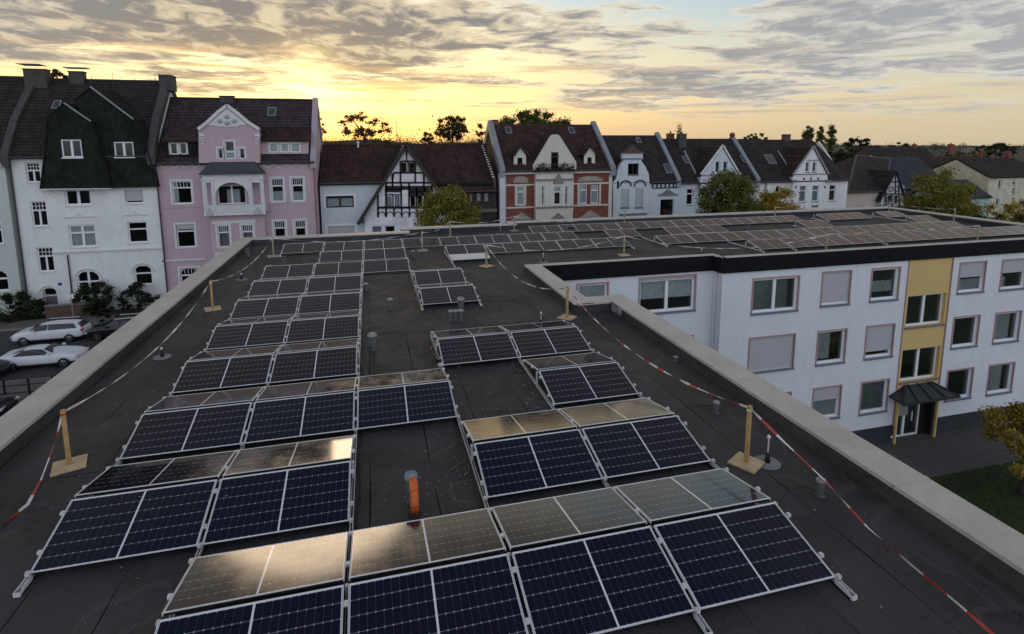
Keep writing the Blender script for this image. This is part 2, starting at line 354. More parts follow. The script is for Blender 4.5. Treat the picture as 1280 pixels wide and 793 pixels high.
def shape_wall(parent, name, material, poly, Y, thick, holes=(), axis='y', arches=()):
    """a wall standing in the plane y=Y (or x=Y) with real openings cut through its thickness"""
    bm = bmesh.new(); mk = (lambda a, b, t: (a, t, b)) if axis == 'y' else (lambda a, b, t: (t, a, b))
    bm.faces.new([bm.verts.new(mk(a, b, Y)) for a, b in poly])
    ca = (1, 0, 0) if axis == 'y' else (0, 1, 0)
    for (a0, b0, a1, b1) in holes:
        for val, nrm, cc in ((a0, ca, 0), (a1, ca, 0), (b0, (0, 0, 1), 1), (b1, (0, 0, 1), 1)):
            co = mk(val, 0, Y) if cc == 0 else mk(0, val, Y)
            bmesh.ops.bisect_plane(bm, geom=bm.verts[:]+bm.edges[:]+bm.faces[:], plane_co=co, plane_no=nrm, dist=1e-5)
    dead = []
    for f in bm.faces:
        c = f.calc_center_median(); a = c.x if axis == 'y' else c.y
        if any(min(h[0], h[2]) < a < max(h[0], h[2]) and min(h[1], h[3]) < c.z < max(h[1], h[3]) for h in holes): dead.append(f)
    bmesh.ops.delete(bm, geom=dead, context='FACES')
    r = bmesh.ops.extrude_face_region(bm, geom=bm.faces[:])
    d = (0, thick, 0) if axis == 'y' else (thick, 0, 0)
    bmesh.ops.translate(bm, verts=[v for v in r['geom'] if isinstance(v, bmesh.types.BMVert)], vec=d)
    for (a0, b0, a1, b1) in arches:              # solid corners that round off the top of an opening
        ac, ra = (a0+a1)/2, abs(a1-a0)/2; rise = min(ra, (b1-b0)*.6) ; zs = b1-rise
        for sgn in (-1, 1):
            pts = [(ac+sgn*ra, b1)] + [(ac+sgn*ra*math.cos(t), zs+rise*math.sin(t)) for t in [i*math.pi/12 for i in range(0, 7)]]
            n = len(pts); vs = [bm.verts.new(mk(a, b, Y+.003)) for a, b in pts]+[bm.verts.new(mk(a, b, Y+thick*.8)) for a, b in pts]
            bm.faces.new(vs[:n]); bm.faces.new(vs[:n-1:-1])
            for i in range(n): bm.faces.new((vs[i], vs[i+n], vs[(i+1) % n+n], vs[(i+1) % n]))
    bmesh.ops.recalc_face_normals(bm, faces=bm.faces)
    me = bpy.data.meshes.new(name); org = ORG[parent.name]
    bmesh.ops.translate(bm, verts=bm.verts[:], vec=-org); bm.to_mesh(me); bm.free(); me.materials.append(material)
    o = bpy.data.objects.new(name, me); COL.objects.link(o); o.parent = parent; ORG[o.name] = org; return o
def window(parent, x0, z0, x1, z1, Y, style='double', frame=None, fw=.07, rec=.12, sill=None, trim=None, tw=.10, shutter=0.0, curtain=None, top=.3, arch=False, backing=0.0, name='window'):
    """frame with sashes in an opening of a wall facing -Y; panes, sill, shutter and curtain are its pieces"""
    frame = frame or M_pvc; b = MB(); y = Y+rec; d = .07
    if x0 > x1: x0, x1 = x1, x0
    if z0 > z1: z0, z1 = z1, z0
    b.box(x0, y, z0, x0+fw, y+d, z1); b.box(x1-fw, y, z0, x1, y+d, z1); b.box(x0+fw, y, z0, x1-fw, y+d, z0+fw); b.box(x0+fw, y, z1-fw, x1-fw, y+d, z1)
    X0, X1, Z0, Z1 = x0+fw, x1-fw, z0+fw, z1-fw; xm = (x0+x1)/2; panes = []
    if style in ('double', 'bars2'):
        b.box(xm-fw*.8, y-.01, Z0, xm+fw*.8, y+d-.01, Z1); panes = [(X0, Z0, xm-fw*.8, Z1), (xm+fw*.8, Z0, X1, Z1)]
    elif style in ('cross', 'crossbars'):
        zt = Z1-(Z1-Z0)*top
        b.box(X0, y-.01, zt-fw*.6, X1, y+d-.01, zt+fw*.6); b.box(xm-fw*.7, y-.013, Z0, xm+fw*.7, y+d-.013, zt-fw*.6)
        panes = [(X0, Z0, xm-fw*.7, zt-fw*.6), (xm+fw*.7, Z0, X1, zt-fw*.6)]
        if style == 'crossbars':
            for i in range(1, 4): xx = X0+(X1-X0)*i/4; b.box(xx-.02, y+.01, zt+fw*.6, xx+.02, y+.04, Z1)
            zz = (zt+fw*.6+Z1)/2; b.box(X0, y+.012, zz-.02, X1, y+.042, zz+.02); panes.append((X0, zt+fw*.6, X1, Z1))
        else:
            b.box(xm-fw*.7, y-.013, zt+fw*.6, xm+fw*.7, y+d-.013, Z1); panes += [(X0, zt+fw*.6, xm-fw*.7, Z1), (xm+fw*.7, zt+fw*.6, X1, Z1)]
    elif style in ('toplight', 'topbars'):
        zt = Z1-(Z1-Z0)*top; b.box(X0, y-.01, zt-fw*.6, X1, y+d-.01, zt+fw*.6); panes = [(X0, Z0, X1, zt-fw*.6), (X0, zt+fw*.6, X1, Z1)]
        if style == 'topbars':
            for i in range(1, 5): xx = X0+(X1-X0)*i/5; b.box(xx-.02, y+.01, zt+fw*.6, xx+.02, y+.04, Z1)
    else: panes = [(X0, Z0, X1, Z1)]
    o = b.build(name, frame, parent)
    for (a, c, e, g) in panes: MB().box(a, y+.03, c, e, y+.045, g).build('pane', M_glass, o)
    if sill: MB().box(x0-.06, Y-.07, z0-.09, x1+.06, Y+rec+.02, z0-.005).build('sill', sill, o)
    if trim:
        t = MB(); t.box(x0-tw, Y-.035, z0-.002, x0, Y+.02, z1+tw); t.box(x1, Y-.035, z0-.002, x1+tw, Y+.02, z1+tw); t.box(x0, Y-.035, z1, x1, Y+.02, z1+tw)
        t.build('surround', trim, o)
    if backing: MB().box(x0-.05, Y+backing, z0-.05, x1+.05, Y+backing+.03, z1+.05).build('room_shade_panel', M_dark, o)  # near-black panel added behind the panes, standing in for the room's shade
    if shutter > 0:
        zb = z1-(z1-z0)*shutter; s = MB(); k = max(2, int((z1-zb)/.09))
        for i in range(k): a = z1-(z1-zb)*i/k; e = z1-(z1-zb)*(i+1)/k; s.box(x0+.03, Y+.05, e+.008, x1-.03, Y+.075, a); s.box(x0+.03, Y+.062, e, x1-.03, Y+.072, e+.008)
        s.build('shutter', M_shut, o)
    if curtain:
        cm, ca, cb, cz0, cz1 = curtain; c = MB(); n = max(4, int((X1-X0)*abs(cb-ca)/.09)); 
        for i in range(n):
            xa = X0+(X1-X0)*(ca+(cb-ca)*i/n); xb = X0+(X1-X0)*(ca+(cb-ca)*(i+1)/n); yy = y+.075+(.03 if i % 2 else 0); yb = y+.075+(0 if i % 2 else .03)
            c.add([(xa, yy, Z0+(Z1-Z0)*cz0), (xb, yb, Z0+(Z1-Z0)*cz0), (xb, yb, Z0+(Z1-Z0)*cz1), (xa, yy, Z0+(Z1-Z0)*cz1)], [(0, 1, 2, 3)])
        c.build('curtain', cm, o)
    return o
G = -9.5                                        # street level; the flat roof is the level 0
# ================================================================ OUR BUILDING
def struct(name, mb, m_, smooth=False):
    o = mb.build(name, m_, None, smooth); o['kind'] = 'structure'; return o
bld = thing('apartment_building', (0, 10, G), 'white three storey apartment block under the flat bitumen roof, with ochre entrance bay', 'building')
# the roof slab (dark joints show between the sheets laid on it)
rs = MB()
rs.prism([(-5.82, -6), (6.95, -6), (6.95, 14.87), (5.75, 14.87), (5.75, 20.36), (14.3, 20.36), (14.3, 19.76), (36.1, 19.76), (36.1, 31.9), (8.0, 31.9), (8.0, 31.1), (1.7, 31.1), (1.7, 29.7), (-5.82, 29.7)], 'z', -.22, -.012)
rs.build('roof_deck', M_seam, bld)
def sheet(x0, y0, x1, y1):
    b = MB(); lift = random.uniform(0, .006); g = .0045
    x0 += g; x1 -= g; y0 += g; y1 -= g; n = 9
    vs = []; fs = []
    for j in range(n+1):
        for i in (0, 1):
            vs.append(((x0, x1)[i]+random.uniform(-.012, .012), y0+(y1-y0)*j/n, lift+random.uniform(-.002, .003)))
    for j in range(n): fs.append((2*j, 2*j+1, 2*j+3, 2*j+2))
    k = len(vs); vs += [(v[0], v[1], -.011) for v in vs]
    fs += [(0, k, k+1, 1), (2*n, 2*n+1, k+2*n+1, k+2*n)]
    for j in range(n): fs += [(2*j, 2*j+2, k+2*j+2, k+2*j), (2*j+1, k+2*j+1, k+2*j+3, 2*j+3)]
    b.add(vs, fs); b.build('roofing_sheet', M_roof, bld)
def strips(xa, xb, ya, yb, wdt=1.0, ln=7.5):
    n = max(1, round((xb-xa)/wdt)); 
    for i in range(n):
        x0 = xa+(xb-xa)*i/n; x1 = xa+(xb-xa)*(i+1)/n; y = ya; first = True
        while y < yb-.05:
            L = random.uniform(1.5, ln) if first else ln*random.uniform(.75, 1.0)
            e = y+L
            if yb-e < 1.2: e = yb
            sheet(x0, y, x1, e); y = e; first = False
strips(-5.8, 1.7, -6, 29.6); strips(1.7, 5.75, -6, 31.0); strips(5.75, 6.92, -6, 14.85)
strips(5.75, 8.0, 20.36, 31.0, 1.1); strips(8.0, 14.3, 20.36, 31.85, 1.05); strips(14.3, 36.0, 19.76, 31.85, 1.05)
for k_ in range(26):       # patches of newer felt
    if k_ < 20: px_, py_ = random.uniform(-5.0, 6.0), random.uniform(3.5, 28)
    else: px_, py_ = random.uniform(9, 34), random.uniform(20.6, 30)
    if px_ > 4.8 and 14 < py_ < 21.5: continue
    a_ = random.gauss(0, .12)+(math.pi/2 if random.random() < .4 else 0); w2, h2 = random.uniform(.25, .55), random.uniform(.35, 1.1); ca_, sa_ = math.cos(a_), math.sin(a_)
    ring = [(px_+u_*ca_-v_*sa_, py_+u_*sa_+v_*ca_) for u_, v_ in ((-w2, -h2), (0, -h2-.02), (w2, -h2), (w2+.015, 0), (w2, h2), (0, h2+.015), (-w2, h2), (-w2-.01, 0))]
    MB().prism(ring, 'z', .002, .0115+.0002*k_).build('felt_patch', M_roof, bld)
# parapet: upstand, cap pieces
PZ = .30
def run(p, q, side, pieces=None, z=PZ, wd=.60, off=.0, upm=M_roof, drop=.16):
    """parapet along the inner edge p>q (axis aligned); side = outward unit vector"""
    (x0, y0), (x1, y1) = p, q; L = math.hypot(x1-x0, y1-y0); n = pieces or max(1, round(L/3.2)); sx, sy = side
    ux, uy = (x1-x0)/L, (y1-y0)/L
    MB().box(x0, y0, -.2, x1+sx*(wd-.05), y1+sy*(wd-.05), z-.012).build('parapet_upstand', upm, bld)
    for i in range(n):
        a, b_ = i/n, (i+1)/n; g = .007
        X0, Y0, X1, Y1 = x0+(x1-x0)*a+ux*g, y0+(y1-y0)*a+uy*g, x0+(x1-x0)*b_-ux*g, y0+(y1-y0)*b_-uy*g
        mb = MB(); bz = z+random.uniform(0, .004)
        mb.box(X0-sx*.02, Y0-sy*.02, bz-.01, X1+sx*(wd+.0), Y1+sy*(wd+.0), bz+.012)
        mb.box(X0-sx*.02, Y0-sy*.02, bz-.05, X1-sx*.012, Y1-sy*.012, bz-.01)
        mb.box(X0+sx*(wd-.012), Y0+sy*(wd-.012), bz-drop, X1+sx*wd, Y1+sy*wd, bz-.01)
        if i > 0:   # seam cover
            mb.box(X0-abs(ux)*.03-sx*.024, Y0-abs(uy)*.03-sy*.024, bz+.012, X0+abs(ux)*.03+sx*(wd+.004), Y0+abs(uy)*.03+sy*(wd+.004), bz+.017)
        mb.build('parapet_cap', M_cap, bld)
run((-5.83, -6), (-5.83, 29.6), (-1, 0), 11)
run((6.92, -6), (6.92, 14.2), (1, 0), 7)
run((5.80, 14.83), (6.90, 14.83), (0, 1), 1)           # short return of the notch
MB().box(6.90, 14.205, PZ-.01, 7.52, 15.43, PZ+.015).build('parapet_cap', M_cap, bld)
run((5.72, 15.45), (5.72, 20.32), (1, 0), 2)
MB().box(5.70, 14.81, PZ-.014, 6.315, 15.445, PZ+.011).build('parapet_cap', M_cap, bld)
def thin_run(x0, x1, y, n):                           # narrow cap on the wing's front edge
    MB().box(x0, y-.22, -.2, x1, y, PZ-.06).build('parapet_upstand', M_seam, bld)
    for i in range(n):
        a = x0+(x1-x0)*i/n+.003; b_ = x0+(x1-x0)*(i+1)/n-.003
        MB().box(a, y-.26, PZ-.07, b_, y+.02, PZ-.045+random.uniform(0, .004)).build('parapet_cap', M_cap, bld)
thin_run(6.3, 14.28, 20.52, 3); thin_run(14.3, 36.2, 19.93, 7)
MB().box(14.05, 19.95, PZ-.07, 14.285, 20.25, PZ-.045).build('parapet_cap', M_cap, bld)
run((-6.43, 29.45), (1.95, 29.45), (0, 1), 3)
run((1.55, 30.75), (8.2, 30.75), (0, 1), 2)
run((7.8, 31.5), (36.6, 31.5), (0, 1), 8)
run((36.0, 19.7), (36.0, 31.48), (1, 0), 4)
# fascia: dark band round the top of the walls
fz0, fz1 = -.42, PZ-.072
def fascia(x0, y0, x1, y1, z0=fz0, z1=fz1): MB().box(x0, y0, z0, x1, y1, z1).build('fascia', M_fascia, bld)
fascia(6.34, 20.20, 14.16, 20.29); fascia(14.16, 19.60, 36.62, 19.69); fascia(14.07, 19.70, 14.15, 20.19)
fascia(7.45, -6, 7.50, 15.3); fascia(-6.42, -6, -6.37, 29.9)
# wing facade towards the courtyard
top = .2
TR = dict(frame=M_pvc, fw=.09, sill=M_sill, trim=M_redtrim, tw=.06, rec=.10)
def facade(x0, x1, Y, wins, material, name='wall', z0=G+.92, doors=()):
    hs = [(a, b, c, d) for (a, b, c, d, *r) in wins] + list(doors)
    shape_wall(bld, name, material, [(x0, z0), (x1, z0), (x1, top), (x0, top)], Y, .35, hs)
    for (a, b, c, d, st, sh, cu) in wins: window(bld, a, b, c, d, Y, st, shutter=sh, curtain=cu, **TR)
nc = lambda a=0, b=1, c=0, d=1: (M_curt, a, b, c, d)
A = [(7.95, -2.2, 9.25, -.66, 'single', .0, nc()), (10.71, -2.09, 13.3, -.59, 'double', .12, nc(0, 1, .35, 1))]
for k in (1, 2): A += [(7.95, -2.2-2.72*k, 9.25, -.66-2.72*k, 'single', .3, None), (10.71, -2.09-2.72*k, 13.3, -.59-2.72*k, 'double', .0, nc(0, .4))]
facade(6.2, 14.25, 20.30, A, M_wfac)
B = [(15.74, -2.3, 18.04, -.80, 'double', 0, (M_dcurt, 0, .85, 0, 1)), (19.33, -2.23, 20.83, -.73, 'single', .92, None), (22.05, -2.22, 23.60, -.74, 'single', 0, nc(.05, .95, .2, .6)),
     (15.74, -4.98, 18.04, -3.45, 'double', 1.0, None), (19.33, -5.0, 20.85, -3.47, 'single', 0, (M_curt, 0, .55, .05, 1)), (22.04, -5.0, 23.6, -3.47, 'single', .82, None),
     (19.33, -7.7, 20.83, -6.19, 'single', .42, nc(0, 1, 0, .6)), (22.04, -7.75, 23.6, -6.20, 'single', 0, (M_dcurt, 0, 1, 0, 1)), (15.74, -7.75, 18.04, -6.2, 'double', 0, None)]
facade(14.2, 24.09, 19.70, B, M_wfac)
C_ = [(27.28, -2.22, 28.88, -.77, 'single', .5, nc(0, 1, 0, .4)), (30.0, -2.25, 31.65, -.78, 'single', .45, nc(0, .3, 0, .4)), (33.2, -2.25, 34.8, -.78, 'single', .2, None),
      (27.28, -5.0, 28.88, -3.48, 'single', 0, nc(0, .12)), (30.0, -5.0, 31.65, -3.48, 'single', 0, nc(.1, .8, 0, 1)), (33.2, -5.0, 34.8, -3.48, 'single', 0, nc()),
      (27.28, -7.72, 28.88, -6.2, 'single', 0, None), (30.0, -7.75, 31.65, -6.21, 'single', 0, nc(.2, .7, 0, 1)), (33.2, -7.75, 34.8, -6.2, 'single', 0, None)]
facade(26.79, 36.5, 19.70, C_, M_wfac)
# ochre stair bay: two windows above each other and the entrance
DOOR = (24.18, G+.02, 26.08, -7.09)
Yb = [(24.30, -3.70, 26.62, -2.16, 'double', 0, None), (24.30, -6.45, 26.62, -4.83, 'double', 0, None)]
shape_wall(bld, 'wall', M_yel, [(24.125, -7.08), (26.755, -7.08), (26.755, top), (24.125, top)], 19.715, .3, [(a, b, c, d) for (a, b, c, d, *r) in Yb]).__setitem__('label', 'ochre yellow stair bay wall')
for (a, b, c, d, st, sh, cu) in Yb: window(bld, a, b, c, d, 19.715, st, frame=M_pvc, fw=.09, sill=M_sill, rec=.16)
for x in (24.107, 26.773): MB().box(x-.018, 19.66, G+.9, x+.018, 19.72, fz0+.003).build('expansion_joint', M_redtrim, bld)
MB().box(26.08, 19.98, G, 26.755, 20.05, -7.085).build('wall', M_dark, bld); MB().box(26.56, 19.735, G, 26.755, 19.975, -7.085).build('wall', M_dark, bld)
dr = window(bld, *DOOR, 19.74, 'double', frame=M_pvc, fw=.08, rec=.25, name='entrance_door')
MB().box(24.62, 19.955, -8.35, 25.30, 19.985, -7.62).build('mailbox_panel', mat('pale_metal', (.45, .46, .46), .4, .5), dr)
MB().box(25.55, 19.93, -8.7, 25.60, 19.97, -8.2).build('handle', M_alu, dr)
for x in (24.12, 26.60): MB().box(x-.05, 19.50, G, x+.05, 19.60, -7.10).build('canopy_post', mat('ochre_paint', (.60, .43, .17), .6), bld)
M_gut = mat('gutter_dark', (.05, .055, .06), .5, .3)
M_can = mat('canopy_metal', (.045, .05, .055), .4, .5)
yw, yf = 19.68, 18.85; CB = [(23.70, yw, -7.02), (27.15, yw, -7.02), (27.0, yf, -7.06), (23.62, yf, -7.06), (24.6, yw, -6.62), (26.2, yw, -6.62)]
low = [(x, y, z-.07) for x, y, z in CB[:4]]
can = MB().add(CB+low, [(3,2,5,4), (0,3,4), (2,1,5), (0,4,5,1), (3,7,6+2,2) if False else (3,9,8,2), (0,6,9,3), (2,8,7,1), (6,7,8,9), (0,1,7,6)]).build('canopy', M_can, bld)
for i in range(5):
    f = i/4; p0 = Vector(CB[3]).lerp(Vector(CB[2]), f); p1 = Vector(CB[4]).lerp(Vector(CB[5]), min(1, max(0, (p0.x-CB[3][0]-.6)/2.2))); MB().bar(p0+Vector((0,0,.03)), p1+Vector((0,0,.03)), .035, .05).build('standing_seam', M_can, can)
MB().box(23.6, yf-.04, -7.14, 27.02, yf, -7.04).build('gutter', M_gut, can)
# plinth
M_pl = mat('dark_plinth', (.030, .034, .042), .8, nscale=2)
for a, b_, Y in ((6.2, 14.2, 20.33), (14.2, 24.12, 19.73), (26.76, 36.5, 19.73)): MB().box(a, Y, G-.2, b_, Y+.3, G+.919).build('plinth', M_pl, bld)
for x in (21.2, 30.4): MB().box(x, 19.70, G+.35, x+.9, 19.74, G+.75).build('cellar_window', M_black, bld)
MB().box(23.62, 19.64, -4.05, 23.70, 19.70, -3.85).build('wall_lamp', M_pvc, bld)
# remaining walls of the block
MB().box(7.15, -6, G, 7.45, 15.3, .2).build('wall', M_wfac, bld); MB().box(6.0, 15.35, G, 6.2, 20.3, .2).build('wall', M_wfac, bld)
MB().box(6.2, 15.0, G, 7.14, 15.3, .2).build('wall', M_wfac, bld); MB().box(14.16, 20.06, G, 14.19, 20.29, -.43).build('wall', M_wfac, bld)
MB().box(-6.36, -6, G, -6.1, 29.9, .2).build('wall', M_wfac, bld); MB().box(-6.1, -6.0, G, 7.1, -5.8, .2).build('wall', M_wfac, bld)
MB().box(-6.1, 29.5, G, 1.9, 29.8, -.25).build('wall', M_wfac, bld); MB().box(1.91, 30.8, G, 8.1, 31.1, -.25).build('wall', M_wfac, bld)
MB().box(8.11, 31.55, G, 36.5, 31.85, -.25).build('wall', M_wfac, bld); MB().box(36.2, 20.06, G, 36.5, 31.54, .2).build('wall', M_wfac, bld)

# ---------------------------------------------------------------- solar array
X0, PX, R0, RY, TILT, Z0 = -3.994, 1.803, 4.555, 2.395, .2423, .10
DC, DS = PAND*math.cos(TILT), PAND*math.sin(TILT); RG = .07
def colx(c): return X0+c*PX if c < 4 or (c < 5 and False) else 3.218+(c-4)*PX
def wingx(c): return 3.21+(c-4)*1.765
# meshes written with the panel's low edge on the local x axis, its surface rising along +y
fr_t = .035
g_me = MB().box(.010, .007, .0, PANW-.010, PAND-.007, .0).v and None
def panel_meshes(wd):
    a = MB().box(.014, .008, .022, wd-.014, PAND-.008, .032); glass = a.mesh('panel_glass', M_cells)
    f = MB(); e = .010
    f.box(0, 0, 0, e, PAND, fr_t); f.box(wd-e, 0, 0, wd, PAND, fr_t); f.box(e, 0, fr_t-.004, wd-e, .009, fr_t); f.box(e, PAND-.009, fr_t-.004, wd-e, PAND, fr_t)
    frame = f.mesh('panel_frame', M_alu)
    bk = MB().box(.018, .002, .0, wd-.018, PAND-.002, .021).mesh('panel_back', M_black)
    jb = MB().box(wd/2-.10, PAND*.8, -.02, wd/2+.10, PAND*.8+.07, .003).mesh('junction_box', M_black)
    return glass, frame, bk, jb
PM = panel_meshes(PANW)
ORD = ['first', 'second', 'third', 'fourth', 'fifth', 'sixth', 'seventh', 'eighth', 'ninth', 'tenth', 'eleventh', 'twelfth', 'thirteenth', 'fourteenth', 'fifteenth', 'sixteenth', 'seventeenth', 'eighteenth', 'nineteenth', 'twentieth', 'twenty-first', 'twenty-second']
near = {0: [1, 2, 3, 4], 1: [0, 1, 3, 4], 2: [0, 1, 2, 4], 3: [0, 1, 3, 4], 4: [0, 1], 5: [0, 1, 3], 6: [0, 1, 3], 7: [0, 1, 2], 8: [1, 2], 9: [0, 1, 2, 3], 10: []}
wing = {7: list(range(12, 22)), 8: list(range(4, 9))+list(range(10, 21)), 9: [4, 5, 6, 7, 9, 11, 12, 16, 20.6], 10: list(range(7, 17))+[18, 19, 20.7]}
ROWN = ['nearest row', 'second row', 'third row', 'fourth row', 'fifth row', 'sixth row', 'seventh row', 'eighth row', 'ninth row', 'tenth row', 'farthest row']
def panel(x, ylow, away, label, sc=1.0):
    if away: t = thing('solar_panel', (x+PANW*sc, ylow+.012, Z0+.053), label, 'solar panel', 'solar panels in rows on the flat roof', math.pi)
    else: t = thing('solar_panel', (x, ylow, Z0), label, 'solar panel', 'solar panels in rows on the flat roof')
    t.rotation_euler.z += random.uniform(-.0015, .0015)
    if sc != 1.0: t.scale = (sc, 1, 1)
    tl = TILT+random.uniform(-.004, .004)*(3 if ylow > 18 else 1)
    if away: tl = TILT-.052+random.uniform(-.005, .005)
    for nm, me in zip(('glass', 'frame', 'back_sheet', 'junction_box'), PM): link(nm, me, t, (0, 0, 0), (tl, 0, 0))
    return t
def side(n, i): return ORD[i]
for r in range(11):
    lows = [(colx(c), 1.0) for c in near.get(r, [])] + [(wingx(c), .994) for c in wing.get(r, [])]
    lows.sort(); y = R0+r*RY - (.10 if r == 10 else 0)
    for i, (x, sc) in enumerate(lows):
        if r == 0: q = 'at the bottom'
        elif x > 3.0 and r >= 7: q = 'on far wing'
        else: q = 'on main roof'
        panel(x, y, False, f'solar panel tilted towards viewer, {ORD[i]} from left in {ROWN[r]} {q}', sc)
    if r <= 6:
        for i, c in enumerate(near[r]):
            panel(colx(c), y+DC+RG+DC, True, f'brownish reflecting solar panel sloping away behind {ROWN[r]}, {ORD[i]} from left')
bd = thing('white_board', (wingx(4)+.82, 23.2, .0), 'flat white board lying in front of the left end of the wing panels', 'board')
MB().box(-.84, -.44, .11, .84, .42, .19).build('top_sheet', mat('white_board', (.72, .72, .72), .7), bd, local=True)
MB().box(-.80, -.40, .006, .80, .40, .108).build('support', M_black, bd, local=True)
# mounting rails: one long thing per column joint and unbroken run of rows
def rails(x, r0, r1, label, group='aluminium mounting rails', last_away=True, wg=False):
    ya = R0+r0*RY-.16; yb = R0+r1*RY+(2*DC+RG+.12 if last_away else DC+.25)
    t = thing('mounting_rail', (x, ya, 0), label, 'mounting rail', group)
    for s in (-.017, .017): MB().box(x+s-.006, ya, .035, x+s+.006, yb, .085).build('rail', M_rail, t)
    for r in range(r0, r1+1):
        y = R0+r*RY
        MB().box(x-.035, y-.20 if r == r0 else y-.05, .004, x+.035, y+.22, .033).build('foot', M_black, t)
        MB().box(x-.03, y+DC-.02, .004, x+.03, y+DC+RG+.02, .033).build('foot', M_black, t)
        MB().box(x-.018, y+DC+.012, .086, x+.018, y+DC+RG-.012, Z0+DS-.01).build('ridge_support', M_rail, t)
    for r in range(r0, r1+1):
        y = R0+r*RY
        for k in ((.0, .26, .80) if not wg else (.8,)):
            b = MB(); yy, zz = y+DC*k, Z0+DS*k+.036
            b.box(x-.022, yy-.022, zz-.03, x+.022, yy+.022, zz+.012); b.build('clamp', M_rail, t)
        if (last_away or r < r1) and not wg:
            for k in (.3, .98):
                b = MB(); yy, zz = y+DC+RG+DC*k, Z0+DS*(1-k)+.034+.05*k
                b.box(x-.022, yy-.022, zz-.03, x+.022, yy+.022, zz+.010); b.build('clamp', M_alu, t)
    # bracket sticking out at the front like a U of flat bar
    b = MB()
    for s in (-.03, .03): b.box(x+s-.004, ya-.06, .02, x+s+.004, ya+.18, .075)
    b.box(x-.034, ya-.068, .02, x+.034, ya-.06, .075); b.build('end_bracket', M_alu, t)
    return t
gx = lambda c: X0+c*PX-.024
rails(gx(0)+.006, 1, 7, 'long mounting rail along the left edge of the main solar array')
rails(gx(0)+.006, 9, 9, 'short mounting rail at the far left end of the tenth row', last_away=False)
rails(gx(1), 0, 9, 'mounting rail under the joint between first and second panel columns')
rails(gx(2), 0, 9, 'long pale mounting rail running up the middle beside the bare roof strip')
rails(gx(3), 0, 3, 'mounting rail running from the nearest row past the orange pipe')
rails(gx(3)-.012, 5, 9, 'mounting rail left of the isolated pair of panels in mid roof')
rails(gx(4), 0, 3, 'mounting rail between the two right panel columns of the near rows')
rails(gx(4), 5, 6, 'short mounting rail right of the isolated pair of panels')
rails(gx(5)+.02, 0, 3, 'mounting rail along the right edge of the near rows')
WR = [(4, 7, 8, 'left end of the wing rows'), (9, 8, 8, 'right end of the front left block on the wing'), (10, 8, 9, 'gap in the middle of the wing array'), (12, 7, 8, 'left end of the front right rows of the wing'), (13, 7, 9, 'dark triangular gap on the wing'), (17, 10, 10, 'end of the long back row on the wing'), (16, 7, 9, 'ninth wing block start'), (18, 10, 10, 'isolated pair at the back right of the wing'), (20.7, 9, 10, 'lone panels at the far right back of the wing'), (22, 7, 7, 'right end of the wing front row')]
for c, a, b_, s in WR: rails(wingx(c)-.02, a, b_, 'dark mounting rail by the ' + s, last_away=False, wg=True)
# ================================================================ THINGS ON THE ROOF
# timber posts on plywood squares, red and white tape strung between them
def post(x, y, h, rz, label, size=.44, lean=(0, 0), blk=True):
    t = thing('barrier_post', (x, y, .006), label, 'barrier post', 'wooden posts holding the barrier tape', rz)
    s = size/2
    MB().box(-s, -s, 0, s, s, .027).build('base_plate', M_ply if y < 24 else mat('grey_plate', (.34, .32, .28), .8, nscale=5), t, local=True)
    MB().bar((0, 0, .027), (lean[0], lean[1], h), .062, .055).build('upright', M_wood if y < 20 else mat('weathered_post', (.33, .28, .20), .8, nscale=5), t, local=True)
    b = MB(); top_ = Vector((lean[0], lean[1], h))
    b.box(top_.x-.036, top_.y-.033, h-.085, top_.x+.036, top_.y+.033, h-.055)
    b.build('tape_wrap', M_red if x < 0 and y < 12 else M_wht, t, local=True)
    return Vector((x, y, h-.03))
P = {}
for k, x, y, h, rz, lb, sz in [
    ('P1', -4.776, 9.57, .94, .35, 'wooden post on plywood nearest the left edge of the picture, red tape at its top', .44),
    ('P2', -4.827, 18.13, .91, .35, 'wooden post on a pale plywood square halfway along the left parapet', .44),
    ('P3', -4.327, 26.16, .88, .2, 'thin-looking post at the far left corner of the roof, beside the tenth panel row', .50),
    ('P4', 5.60, 6.92, .97, .5, 'tall wooden post on a plywood square right of the nearest panels', .42),
    ('P5', 5.379, 14.55, .93, .7, 'wooden post on plywood at the inside corner of the right parapet', .42),
    ('P6', 4.50, 21.75, .93, .6, 'dark wooden post in front of the left end of the wing panels', .46),
    ('P7', 2.258, 25.75, .92, .1, 'post with flat base behind the single panel of the tenth row', .46),
    ('P8', 4.083, 29.3, .87, .1, 'thin post by the back parapet in front of the leafy tree', .2),
    ('P9', 7.914, 30.3, .89, .2, 'wooden post by the back parapet in front of the red brick house', .46),
    ('P10', 10.92, 22.30, .92, .1, 'pale wooden post in front of the wing panels, above the courtyard corner', .46),
    ('P11', 14.95, 30.6, .95, .1, 'post at the back parapet in front of the white house door', .3),
    ('P12', 25.65, 30.45, .82, .1, 'thin post at the back parapet in front of the small yellow tree', .2),
    ('P13', 20.40, 20.75, .82, .1, 'thin pole at the front edge of the wing, left of the ochre bay', .25),
    ('P14', 35.5, 30.9, .81, .1, 'post at the back right corner of the wing roof', .3),
    ('P15', 35.45, 26.32, .85, .1, 'post at the right edge of the wing in front of the green tree', .3),
    ('P16', 29.65, 20.75, .85, .1, 'thin pole at the front edge of the wing above the right windows', .3)]:
    P[k] = post(x, y, h, rz, lb, sz)
